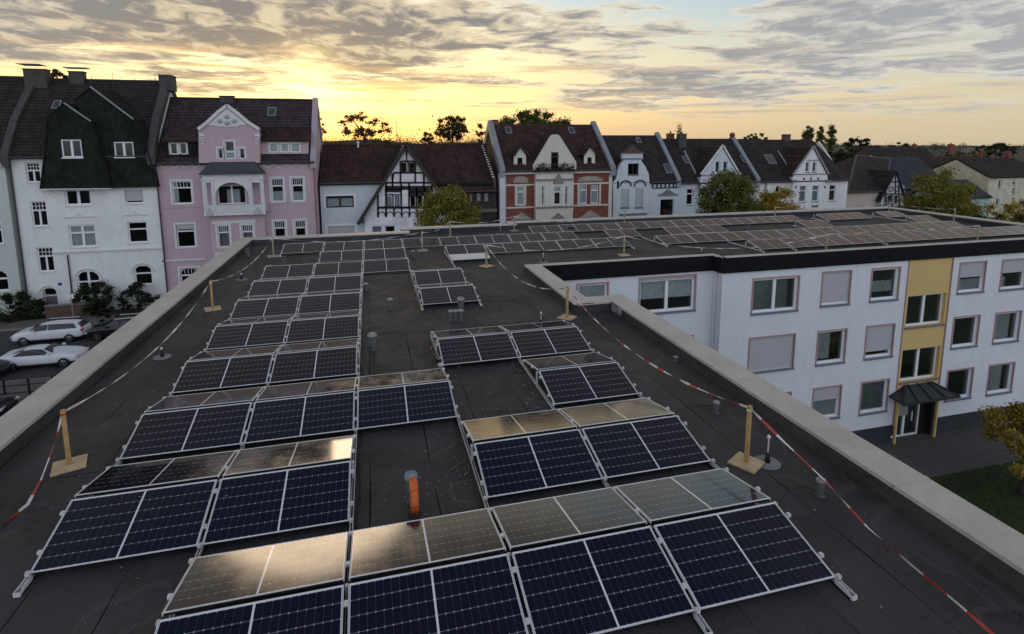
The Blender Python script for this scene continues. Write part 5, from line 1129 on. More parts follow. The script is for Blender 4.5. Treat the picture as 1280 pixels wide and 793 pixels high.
for i in range(160):
    c = Vector((a.x, a.y, a.z))+Vector((random.gauss(0,.16), random.gauss(0,.16), random.gauss(0,.4))); s = .07; n1 = Vector((random.gauss(0,1), random.gauss(0,1), random.gauss(0,1))).normalized()*s; n2 = n1.cross(Vector((random.gauss(0,1), .3, 1))).normalized()*s; fo.add([c-n1, c+n2, c+n1, c-n2], [(0,1,2,3)])
fo.build('weed_on_chimney', leaf_mat('leaf_dark', (0,0,0), (0,0,0), (0,0,0)), h)['kind'] = 'stuff'
skylight(h, pt(Z6, Y+2.8, 653, 370)[0], .8, 0, .42, .58, SA, SB); skylight(h, pt(Z6, Y+2.8, 1062, 367)[0], .8, 0, .42, .58, SA, SB)
firewall(h, xr-.1, .5, [(Y-.3, ze), (yr, zr), (yr+5.2, ze)], M_fire, .4); a = at(*zc(Z6, 993, 160), yr); MB().lathe([(.3, zr), (.3, a.z-.3), (.36, a.z-.1), (.28, a.z+.15), (.08, a.z+.25)], c=(xr-.15, yr, 0), n=10).build('chimney_pot', M_brick, h)

# ---------------- white gabled house (H7)
Y = 58.6; xl, xr = xr+.05, at(*zc(Z7, 850, 620), Y).x; yr = Y+5.2; ze = at(*zc(Z7, 780, 500), Y).z; zr = at(*zc(Z7, 400, 163), yr).z
h = thing('town_house', (xl, Y, G), 'white house with steep pointed gable and dark window sills, behind the small yellow tree', 'house', HG)
kw = dict(frame=M_pvc, fw=.09, sill=M_sill, rec=.12, style='toplight', top=.3)
hs = winset(h, Z7, Y, [(705,538,757,668), (262,545,300,600, dict(style='single'))], **kw)
shape_wall(h, 'wall', M_white, [(xl, G-.3), (xr, G-.3), (xr, ze), (xl, ze)], Y, .3, hs)
body(h, xl, xr, Y, 10.4, ze, zr, M_white); SA, SB = (Y-.3, ze), (yr, zr)
xh = at(*zc(Z7, 560, 165), yr).x     # half hip at the right end
slope(h, xl, xh, SA, SB, M_rt_dark, 'roof'); slope(h, xl, xh, (yr+5.3, ze), SB, M_rt_dark, 'roof')
MB().add([(xh, SA[0], ze), (xr+.3, SA[0], ze), (xh, yr, zr), (xr+.3, yr+5.3, ze), (xh, yr+5.3, ze)], [(0,1,2),(1,3,2),(3,4,2),(0,2,4),(0,4,3,1)]).build('hip_roof', M_rt_dark, h)
gutter(h, xl, xr, Y-.38, ze)
Yg = Y-.4; gp = [pt(Z7, Yg, *q) for q in ((403,800),(403,455),(570,222),(690,450),(690,800))]
gh = winset(h, Z7, Yg, [(458,545,513,678, {}), (563,542,618,674, {}), (510,350,540,430, dict(style='single', fw=.06)), (567,350,598,430, dict(style='single', fw=.06))], **kw)
shape_wall(h, 'gable', M_white, gp, Yg, .7, gh); cross_roof(h, gp[2][0], 0, 0, gp[2][1], Yg, yr-.8, M_rt_brown, xl=gp[1][0]-.2, zl=gp[1][1]-.15, xr=gp[3][0]+.15, zr=gp[3][1]-.1, over=.12)
MB().bar((gp[1][0]-.1, Yg-.12, gp[1][1]), (gp[2][0], Yg-.12, gp[2][1]+.08), .12, .2).bar((gp[3][0]+.1, Yg-.12, gp[3][1]), (gp[2][0], Yg-.12, gp[2][1]+.08), .12, .2).build('bargeboard', M_fire, h)
band(h, gp[1][0], gp[3][0], Yg, pt(Z7, Yg, 560, 448)[1], .1, .1, M_sill); band(h, gp[1][0]+2.0, gp[3][0]-1.2, Yg, pt(Z7, Yg, 560, 334)[1], .08, .08, M_sill)
for x in (495, 552, 612): a = pt(Z7, Yg, x, 485); MB().box(a[0]-.08, Yg-.1, a[1]-.18, a[0]+.08, Yg, a[1]+.12).build('bracket', M_gutter, h)
for x in (405, 690): a = pt(Z7, Yg, x, 505); MB().box(a[0]-.35, Yg-.3, a[1]-.12, a[0]+.35, Yg, a[1]+.12).build('eave_return', M_sill, h)
for x in (428, 668): a = pt(Z7, Yg, x, 553); MB().box(a[0]-.07, Yg-.08, a[1]-.16, a[0]+.07, Yg, a[1]+.12).build('wall_anchor', M_gutter, h)
a = pt(Z7, Yg, 585, 715); MB().box(a[0]-.5, Yg-.07, a[1]-.12, a[0]+.5, Yg, a[1]+.15).build('apron_panel', M_sill, h)
a = at(*zc(Z7, 349, 125), yr); chimney(h, a.x, yr, zr-.8, a.z, .95, .6, M_dkbrick, 0)
skylight(h, pt(Z7, Y+2.8, 198, 377)[0], 1.2, 0, .40, .62, SA, SB); firewall(h, pt(Z7, Y+2, 345, 360)[0], .2, [(Y-.2, ze), (Y+3.6, ze+(zr-ze)*.7)], M_fire, .15)
downpipe(h, pt(Z7, Y, 172, 600)[0], Y-.15, G, ze); a = pt(Z7, Y, 100, 600)

# ---------------- low house with hipped roof and beige side (H8) and its half-timbered gable (H9)
Y = 60; h = thing('town_house', (at(1080, 270, Y).x, Y, G), 'low beige walled house with broad dark hipped roof right of the white gable', 'house', HG)
a = pt(Z7, Y, 848, 588); b = pt(Z7, Y, 1135, 600); xl, xr, ze = a[0], b[0], (a[1]+b[1])/2; yr = Y+6; zr = at(1084, 194, yr).z
MB().box(xl+.1, Y, G-.3, xr, Y+.3, ze).build('wall', M_beige, h); body(h, xl+.1, xr, Y, 12, ze, ze+.3, M_beige)
r0_, r1_ = at(1068, 194, yr).x+.4, at(1112, 208, yr).x
MB().add([(xl-.3, Y-.4, ze-.05), (xr+.2, Y-.4, ze-.05), (xr+3.5, Y+12.4, ze), (xl-.3, Y+12.4, ze), (r0_, yr, zr), (r1_, yr, zr-.6)], [(0,1,5,4),(1,2,5),(2,3,4,5),(3,0,4),(0,3,2,1)]).build('hip_roof', M_rt_dark, h)
for p_, q_ in (((r0_, yr, zr), (r1_, yr, zr-.6)), ((xl-.3, Y-.4, ze), (r0_, yr, zr)), ((xr+.2, Y-.4, ze), (r1_, yr, zr-.6))): MB().bar(p_, q_, .22, .14).build('ridge_tiles', mat('ridge_pale', (.12, .105, .09), .8), h)
gutter(h, xl, xr, Y-.45, ze)
Y = 59.5; h = thing('town_house', (at(1115, 262, Y).x, Y, G), 'tiny steep half timbered gable house with curved dark braces', 'house', HG)
gp = [pt(Z8, Y, *q) for q in ((212,700),(212,520),(312,340),(372,520),(372,700))]
gh = winset(h, Z8, Y, [(258,500,285,560, dict(style='single')), (302,500,327,560, dict(style='single'))], frame=M_timber, fw=.06, rec=.05)
shape_wall(h, 'gable_wall', mat('grey_infill', (.42, .43, .46), .85), gp, Y, .3, gh); MB().box(gp[0][0]+.1, Y+.31, G, gp[4][0]-.1, Y+6, gp[1][1]-.1).build('side_wall', M_beige, h)
cross_roof(h, gp[2][0], 0, 0, gp[2][1]+.1, Y, Y+6, M_rt_dark, xl=gp[1][0]-.25, zl=gp[1][1]-.3, xr=gp[3][0]+.25, zr=gp[3][1]-.3, over=.25)
def tb(x0, y0, x1, y1, w_=.15):
    a, b = pt(Z8, Y, x0, y0), pt(Z8, Y, x1, y1); MB().bar((a[0], Y-.03, a[1]), (b[0], Y-.03, b[1]), w_, .07, up=(0, 1, 0)).build('timber_beam', M_timber, h)
for q in ((212,575,372,575),(225,490,365,490),(268,410,345,410),(312,345,312,490),(212,520,212,600),(250,440,250,600),(335,430,335,600),(290,490,290,600),(372,520,372,600),(268,410,225,490),(345,410,368,490)): tb(*q)
for cx_ in (283, 320):
    a = pt(Z8, Y, cx_, 458); MB().tube([(a[0]+.33*math.cos(t), Y-.04, a[1]+.33*math.sin(t)) for t in [2*math.pi*k/12 for k in range(13)]], .05, 5).build('timber_ring', M_timber, h)
for sx, cx_ in ((1, 225), (-1, 362)):
    a = pt(Z8, Y, cx_, 520); MB().tube([(a[0]+sx*.5*math.sin(t), Y-.04, a[1]+.9*math.cos(t)-.3) for t in [math.pi*k/8 for k in range(9)]], .06, 5).build('timber_arch', M_timber, h)

# ---------------- farther roofs at the right
def far_house(name_lb, px0, px1, py_e, py_r, Y, depth, wallm, roofm, ridge=None, wins=(), ch=()):
    xl, xr = at(px0, py_e, Y).x, at(px1, py_e, Y).x; ze = at((px0+px1)/2, py_e, Y).z; yr = Y+depth/2; zr = at((px0+px1)/2, py_r, yr).z
    h = thing('town_house', ((xl+xr)/2, Y, G), name_lb, 'house', HG)
    hs = []
    for w_ in wins:
        a = at(w_[0], w_[3], Y); b = at(w_[2], w_[1], Y); r = (a.x, a.z, b.x, b.z); hs.append(r); window(h, *r, Y, 'single', frame=M_pvc, fw=.08, sill=M_sill)
    shape_wall(h, 'wall', wallm, [(xl, G-.3), (xr, G-.3), (xr, ze), (xl, ze)], Y, .3, hs); body(h, xl, xr, Y, depth, ze, zr, wallm)
    slope(h, xl-.1, xr+.1, (Y-.4, ze), (yr, zr), roofm, 'roof', course=.45); slope(h, xl-.1, xr+.1, (Y+depth+.4, ze), (yr, zr), roofm, 'roof', course=.45)
    for c in ch:
        a = at(c[0], c[1], yr); chimney(h, a.x, yr, zr-1, a.z, c[2], .7, M_brick if len(c) < 4 else c[3], 1)
    return h, xl, xr, ze, zr, yr
h, xl, xr, ze, zr, yr = far_house('dark blue slate roofed house behind the tiny timbered gable', 1128, 1188, 236, 196, 66, 12, M_dkbrick, M_rt_blue)
firewall(h, xl, .5, [(66-.3, ze), (yr, zr), (yr+5, ze)], M_fire, .3)
far_house('long dark roofed house in the far row left of the chimney stack', 1112, 1190, 215, 184.5, 84, 13, M_dkbrick, M_rt_dark, ch=((1189, 181, 1.1), (1143, 181, .5)))
far_house('brown tiled house behind the big green tree', 1180, 1232, 236, 196, 72, 14, M_dkbrick, M_rt_brown)
far_house('wide brown roofed house in the distance at the right', 1210, 1262, 222, 195, 90, 14, M_dkbrick, M_rt_brown, ch=((1226, 190, .6),))
far_house('low long roof far behind the hipped house', 1050, 1120, 212, 196, 92, 12, M_dkbrick, M_rt_brown, ch=((1060, 191, .6),))
h, xl, xr, ze, zr, yr = far_house('small teal walled house with dark roof beyond the green tree', 1204, 1237, 247, 224, 58, 7, mat('teal_render', (.34, .47, .44), .85), M_rt_blue, wins=((1209.5, 253, 1218, 267),))
h, xl, xr, ze, zr, yr = far_house('tall cream house with stair windows at the right edge', 1237, 1310, 221, 197, 66, 11, mat('cream_yellow', (.55, .52, .40), .85, nscale=1), M_rt_dark, wins=((1247.5, 225, 1252.5, 236), (1244.5, 248.5, 1249.5, 258), (1265.5, 227, 1270, 232), (1265, 235, 1269.5, 243), (1264.5, 247, 1269, 256), (1290, 226, 1296, 238)), ch=((1260, 191, .8), (1268, 203, .5)))
# ================================================================ GROUND
def fn_asph(c1, c2, sc=1.0):
    def fn(t, b, vec):
        n = t.noise(vec, .25*sc, 6, .6); g_ = t.noise(vec, 30*sc, 4, .7); c = t.mix(t.ss(n, .35, .65), c1, c2); k = t.m('ADD', t.m('MULTIPLY', g_, .7), .65)
        t.l.new(t.mix(1.0, c, t.comb(k, k, k), 'MULTIPLY'), b.inputs['Base Color'])
    return fn
M_road = mat('asphalt', (.05, .05, .05), .85, fn=fn_asph((.040, .041, .043), (.058, .058, .058)))
M_pave = mat('paving', (.13, .12, .11), .9, fn=fn_asph((.11, .105, .10), (.15, .14, .13), 3))
M_grass = mat('grass_ground', (.03, .05, .015), .95, fn=fn_asph((.018, .034, .008), (.034, .050, .013), 4))
M_earth = mat('town_ground', (.05, .055, .04), .95, fn=fn_asph((.030, .040, .020), (.060, .058, .050), .3))
M_kerb = mat('kerb_stone', (.20, .19, .18), .85, nscale=3)
g = MB().add([(-1500, -600, G-.05), (1800, -600, G-.05), (1800, 3000, G-.05), (-1500, 3000, G-.05)], [(0, 1, 2, 3)]); struct('ground', g, M_earth)
struct('road', MB().box(-220, 39.0, G-.04, 220, 50.2, G-.02), M_road)
struct('kerb', MB().box(-220, 50.2, G-.04, 220, 50.35, G+.10).box(-220, 38.85, G-.04, 220, 39.0, G+.10), M_kerb)
struct('pavement', MB().box(-220, 50.35, G-.04, 220, 52.6, G+.085).box(-220, 34.5, G-.04, 220, 38.85, G+.085), M_pave)
b = MB()
for i in range(70): x = -60+i*.9; b.box(x, 51.4, G+.086, x+.015, 52.5, G+.089)
# courtyard: slab path by the entrance and the lawn
struct('lawn', MB().box(7.6, -60, G-.04, 90, 17.0, G-.015), M_grass)
path = thing('slab_path', (24, 18.3, G-.02), 'grey slab path along the foot of the white courtyard facade', 'path')
path['kind'] = 'structure'
sm = MB().box(.01, .01, 0, .99, .72, .045).mesh('paving_slab', mat('slab', (.10, .095, .085), .9, fn=fn_asph((.075, .072, .066), (.115, .108, .098), 2)))
for i in range(24):
    for j in range(4):
        o = link('paving_slab', sm, path, (i*1.0-8.0+random.uniform(-.004, .004), -1.3+j*.74, random.uniform(-.004, .004)))
MB().box(-17, -1.35, -.03, 17, 1.45, .0).build('path_bed', M_road, path, local=True)
gr = MB()
for i in range(16000):
    x, y = random.uniform(19, 34), random.uniform(10.5, 16.95); s = random.uniform(.04, .10); a = random.uniform(0, 6.3); dx, dy = math.cos(a)*.012, math.sin(a)*.012
    gr.v += [(x-dx, y-dy, G-.015), (x+dx, y+dy, G-.015), (x+random.uniform(-.03, .03), y+random.uniform(-.03, .03), G+s)]; n = len(gr.v); gr.f.append((n-3, n-2, n-1)); gr.mi.append(0)
me = bpy.data.meshes.new('grass'); me.from_pydata(gr.v, [], gr.f); me.materials.append(leaf_mat('grass_blade', (.016, .032, .007), (.026, .044, .010), (.040, .055, .016)))
o = bpy.data.objects.new('grass', me); COL.objects.link(o); o['kind'] = 'stuff'; o['label'] = 'dark green lawn grass in the courtyard'

# ================================================================ VEGETATION
def leaf_cloud(centres, n, size, squash=1.0, seed=0):
    """n small leaves scattered through clumps (x, y, z, r)"""
    r = np.random.default_rng(seed); c = np.array(centres, float); w_ = c[:, 3]**2.2; w_ /= w_.sum()
    idx = r.choice(len(c), n, p=w_); d = r.normal(size=(n, 3)); d /= np.linalg.norm(d, axis=1)[:, None]
    rad_ = np.minimum(np.abs(r.normal(size=n))*.55, 1.35)[:, None]; p_ = c[idx, :3]+d*rad_*c[idx, 3:4]*np.array([1, 1, squash])
    a = r.normal(size=(n, 3)); a /= np.linalg.norm(a, axis=1)[:, None]; b_ = np.cross(a, r.normal(size=(n, 3))); b_ /= np.linalg.norm(b_, axis=1)[:, None]
    s = size*r.uniform(.6, 1.3, n)[:, None]; v = np.stack([p_-a*s, p_+b_*s*.55, p_+a*s, p_-b_*s*.55], 1).reshape(-1, 3)
    return v, np.arange(4*n).reshape(n, 4)
def foliage(name, v, f, m_, parent, org):
    me = bpy.data.meshes.new(name); me.vertices.add(len(v)); me.vertices.foreach_set('co', (v-np.array(org)).astype(np.float32).ravel())
    me.loops.add(f.size); me.loops.foreach_set('vertex_index', f.ravel().astype(np.int32)); me.polygons.add(len(f)); me.polygons.foreach_set('loop_start', (np.arange(len(f))*4).astype(np.int32))
    me.update(); me.validate(); me.materials.append(m_); o = bpy.data.objects.new(name, me); COL.objects.link(o); o.parent = parent; return o
LG = leaf_mat('leaves_green', (.065, .09, .022), (.12, .135, .03), (.21, .185, .045))
LY = leaf_mat('leaves_autumn', (.16, .14, .03), (.33, .25, .04), (.46, .30, .05))
LM = leaf_mat('leaves_mixed', (.10, .12, .022), (.20, .19, .035), (.34, .26, .045))
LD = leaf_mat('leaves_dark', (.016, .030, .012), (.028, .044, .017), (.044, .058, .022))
LF = leaf_mat('leaves_far', (.07, .060, .03), (.10, .08, .035), (.14, .10, .04))
M_bark = mat('bark', (.055, .042, .032), .9, nscale=6)
TREEN = [0]
def tree(x, y, top, base, rx, label, lm, n=9000, size=.14, name='tree', clumps=34, open_=.0, squash=.8, group=None, rz=None, ry=None, seed=None, shape='round', cr=(.20, .36)):
    TREEN[0] += 1; r = random.Random(seed or TREEN[0]*13+5); loc = (x, y, G); t = thing(name, loc, label, 'tree' if name != 'bush' else 'bush', group)
    H = top-base; cz = base+H/2; ry = ry or rx; cs = []; tips = []
    for i in range(clumps):
        while True:
            u = Vector((r.uniform(-1, 1), r.uniform(-1, 1), r.uniform(-1, 1)))
            if .25 < u.length < 1 and (open_ == 0 or u.length > open_): break
        k = 1.0
        if shape == 'cone': k = 1.15-.6*(u.z*.5+.5)
        if shape == 'umbrella': k = .5+.6*(u.z*.5+.5)
        q = r.uniform(*cr)*min(rx, H/2); c = Vector((x+u.x*k*rx, y+u.y*k*ry, cz+u.z*(H/2-q*.5))); cs.append((c.x, c.y, c.z, q)); tips.append(c)
    v, f = leaf_cloud(cs, n, size, .75, seed=TREEN[0]); foliage('crown', v, f, lm, t, loc)
    b = MB(); tr_ = max(.08, rx*.06); fork = Vector((x+r.uniform(-.1, .1)*rx, y, base+H*.25)); b.tube([(x, y, G), (x, y, (G+fork.z)/2), fork], [tr_*1.3, tr_, tr_*.8], 8)
    for c in tips[:14]:
        mid = fork.lerp(c, .5)+Vector((r.uniform(-.2, .2), r.uniform(-.2, .2), .15*H*.3)); b.tube([fork, mid, c], [tr_*.5, tr_*.28, tr_*.08], 5)
    b.build('trunk', M_bark, t); return t
def ptree(px, ptop, pbase, halfw, Y, label, lm, **k):
    """a tree whose crown spans the given columns and rows of the photograph at distance Y"""
    c = at(px, (ptop+pbase)/2, Y); rx = abs(at(px+halfw, ptop, Y).x-at(px-halfw, ptop, Y).x)/2
    return tree(c.x, Y, at(px, ptop, Y).z, at(px, pbase, Y).z, rx, label, lm, **k)
# street trees just beyond our roof
ptree(560, 225, 312, 42, 44, 'street tree with yellowing leaves in front of the half timbered gable', LM, n=28000, size=.10, clumps=70, shape='cone', cr=(.26, .40))
ptree(909, 209, 300, 29, 46, 'dense green rounded street tree before the bluish white house', LG, n=34000, size=.11, clumps=80, cr=(.28, .42))
ptree(972, 231, 300, 30, 47, 'small golden yellow tree before the white pointed gable', LY, n=18000, size=.10, clumps=50, shape='cone', cr=(.28, .42))
ptree(1176, 208, 300, 28, 45, 'big olive green tree behind the right corner of the wing roof', LM, n=34000, size=.11, clumps=76, cr=(.26, .40))
ptree(1246, 250, 300, 26, 44, 'ragged golden bush-like tree at the right edge beyond the wing', LY, n=9000, size=.10, clumps=40); ptree(1284, 246, 300, 20, 46, 'orange tinged tree cut off by the right picture edge beyond the wing', LY, n=7000, size=.10, clumps=30)
ptree(1240, 262, 320, 40, 40, 'low dark green shrubbery right behind the wing parapet', LD, n=8000, size=.10, clumps=34, name='bush')
# courtyard tree at the right edge
ptree(1287, 502, 600, 36, 15.2, 'autumn yellow courtyard tree reaching in at the right edge above the lawn', LY, n=16000, size=.065, clumps=46, cr=(.18, .30))
# front gardens on the left
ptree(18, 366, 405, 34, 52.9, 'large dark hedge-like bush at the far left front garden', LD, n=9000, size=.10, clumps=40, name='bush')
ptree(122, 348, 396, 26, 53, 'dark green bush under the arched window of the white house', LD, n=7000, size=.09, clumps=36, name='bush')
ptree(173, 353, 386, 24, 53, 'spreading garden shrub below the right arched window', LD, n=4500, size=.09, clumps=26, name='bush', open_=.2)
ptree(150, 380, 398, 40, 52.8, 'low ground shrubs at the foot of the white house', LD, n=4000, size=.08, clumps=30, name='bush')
fw = thing('garden_wall', (at(75, 385, 52.5).x, 52.6, G), 'brownish garden wall in front of the white house entrance', 'wall')
a, b_ = at(57, 385, 52.6).x, at(112, 385, 52.6).x; MB().box(a, 52.5, G, b_, 52.75, G+1.15).build('wall_body', M_dkbrick, fw); MB().box(a-.05, 52.45, G+1.15, b_+.05, 52.8, G+1.23).build('coping', M_kerb, fw)
# trees behind the row
ptree(456, 136, 182, 34, 110, 'bare-looking spreading tree against the bright sunset sky', LF, n=5200, size=.17, clumps=60, open_=.3, cr=(.14, .34)); ptree(397, 140, 184, 12, 100, 'sparse tree beside the pink house wall against the glow', LF, n=1800, size=.16, clumps=24, open_=.3)
ptree(564, 141, 178, 22, 100, 'airy tree right of the half timbered roof against the yellow sky', LF, n=9000, size=.16, clumps=60, cr=(.2, .34)); ptree(533, 162, 182, 9, 105, 'small tree left of the airy one', LF, n=1500, size=.16, clumps=16); ptree(603, 150, 185, 10, 95, 'tree peeking left of the brick house party wall', LF, n=1800, size=.16, clumps=18)
ptree(668, 137, 178, 46, 84, 'broad leafy tree rising behind the red brick house roof', LG, n=26000, size=.16, clumps=90, cr=(.24, .40)); 
ptree(70, 86, 108, 17, 80, 'thin treetop between the chimneys of the white house', LF, n=900, size=.2, clumps=14)
ptree(849, 160, 180, 3, 80, 'tiny tree top above the twin chimneys', LD, n=160, size=.16, clumps=6)
ptree(947, 166, 180, 14, 120, 'flat topped tree behind the bluish roofs', LG, n=1300, size=.28, clumps=18)
for k, (px, tp, hw) in enumerate([(1010, 156, 5), (1025, 155, 3.6), (1040, 156, 5)]): ptree(px, tp, 192, hw, 110, ['left slim poplar of the three on the skyline', 'middle and narrowest poplar of the three on the skyline', 'right poplar of the three on the skyline'][k], LG, n=6000, size=.17, clumps=40, cr=(.45, .7), name='poplar_tree', group='poplars on the skyline', squash=1.6)
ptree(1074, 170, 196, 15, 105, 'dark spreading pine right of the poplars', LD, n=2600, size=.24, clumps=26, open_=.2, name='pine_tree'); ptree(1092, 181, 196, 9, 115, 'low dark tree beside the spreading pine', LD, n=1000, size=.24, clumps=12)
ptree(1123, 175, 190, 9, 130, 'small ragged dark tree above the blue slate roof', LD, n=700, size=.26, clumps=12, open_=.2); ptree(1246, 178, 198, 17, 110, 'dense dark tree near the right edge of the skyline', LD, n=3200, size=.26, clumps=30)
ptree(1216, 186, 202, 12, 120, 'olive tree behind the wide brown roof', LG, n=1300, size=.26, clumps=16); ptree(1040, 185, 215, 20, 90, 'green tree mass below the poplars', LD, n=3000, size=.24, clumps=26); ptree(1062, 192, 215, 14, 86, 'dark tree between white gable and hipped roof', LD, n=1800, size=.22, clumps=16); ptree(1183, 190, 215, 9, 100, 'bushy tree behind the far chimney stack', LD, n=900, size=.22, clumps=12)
# far woods and town greenery along the horizon: one uncountable mass
cs = []; r = random.Random(3)
for k in range(620):
    y = r.uniform(170, 900)**1.0; px = r.uniform(-60, 1340); d = at(px, 180, y); hgt = r.uniform(7, 11)+(8.5 if px < 660 else 0)+ (y-170)/730*4
    cs.append((d.x, y, G+hgt*.55, hgt*.52*r.uniform(.8, 1.3)))
for k in range(420):
    y = r.uniform(150, 260); px = r.uniform(380, 680); top_ = at(px, 173+6*math.sin(px*.05)*math.sin(px*.017)+r.uniform(1, 5), y).z; d = at(px, 180, y); q = r.uniform(1.6, 3.2); cs.append((d.x, y, top_-q, q)); cs.append((d.x+r.uniform(-3, 3), y+2, top_-q*2.6, q*1.3))
v, f = leaf_cloud(cs, 220000, .50, .8, seed=77); o = foliage('far_woods', v, f, leaf_mat('woods', (.05, .055, .028), (.075, .072, .035), (.10, .085, .04)), None, (0, 0, 0)); o['kind'] = 'stuff'; o['label'] = 'distant woods and treetops along the horizon'
hb = MB()
for k in range(40):
    a = r.uniform(-50, 1300); y = r.uniform(250, 500); d = at(a, 180, y); wv = r.uniform(8, 16); hb.box(d.x-wv/2, y, G, d.x+wv/2, y+9, G+r.uniform(6, 9))
o = hb.build('far_town', mat('far_walls', (.20, .18, .16), .9), None); o['kind'] = 'stuff'; o['label'] = 'faint distant house walls among the woods'
hl = MB(); n = 60; vs = []
for i in range(n+1): x = -1500+3000*i/n; vs += [(x, 1500, G-1), (x, 1600, CZ+2+5*math.sin(i*.5)+3*math.sin(i*1.3)), (x, 1900, G-1)]
fs = []
for i in range(n):
    for j in range(2): fs.append((3*i+j, 3*i+3+j, 3*i+4+j, 3*i+1+j))
struct('hills', hl.add(vs, fs), mat('far_hill', (.045, .052, .035), .95, nscale=.01))

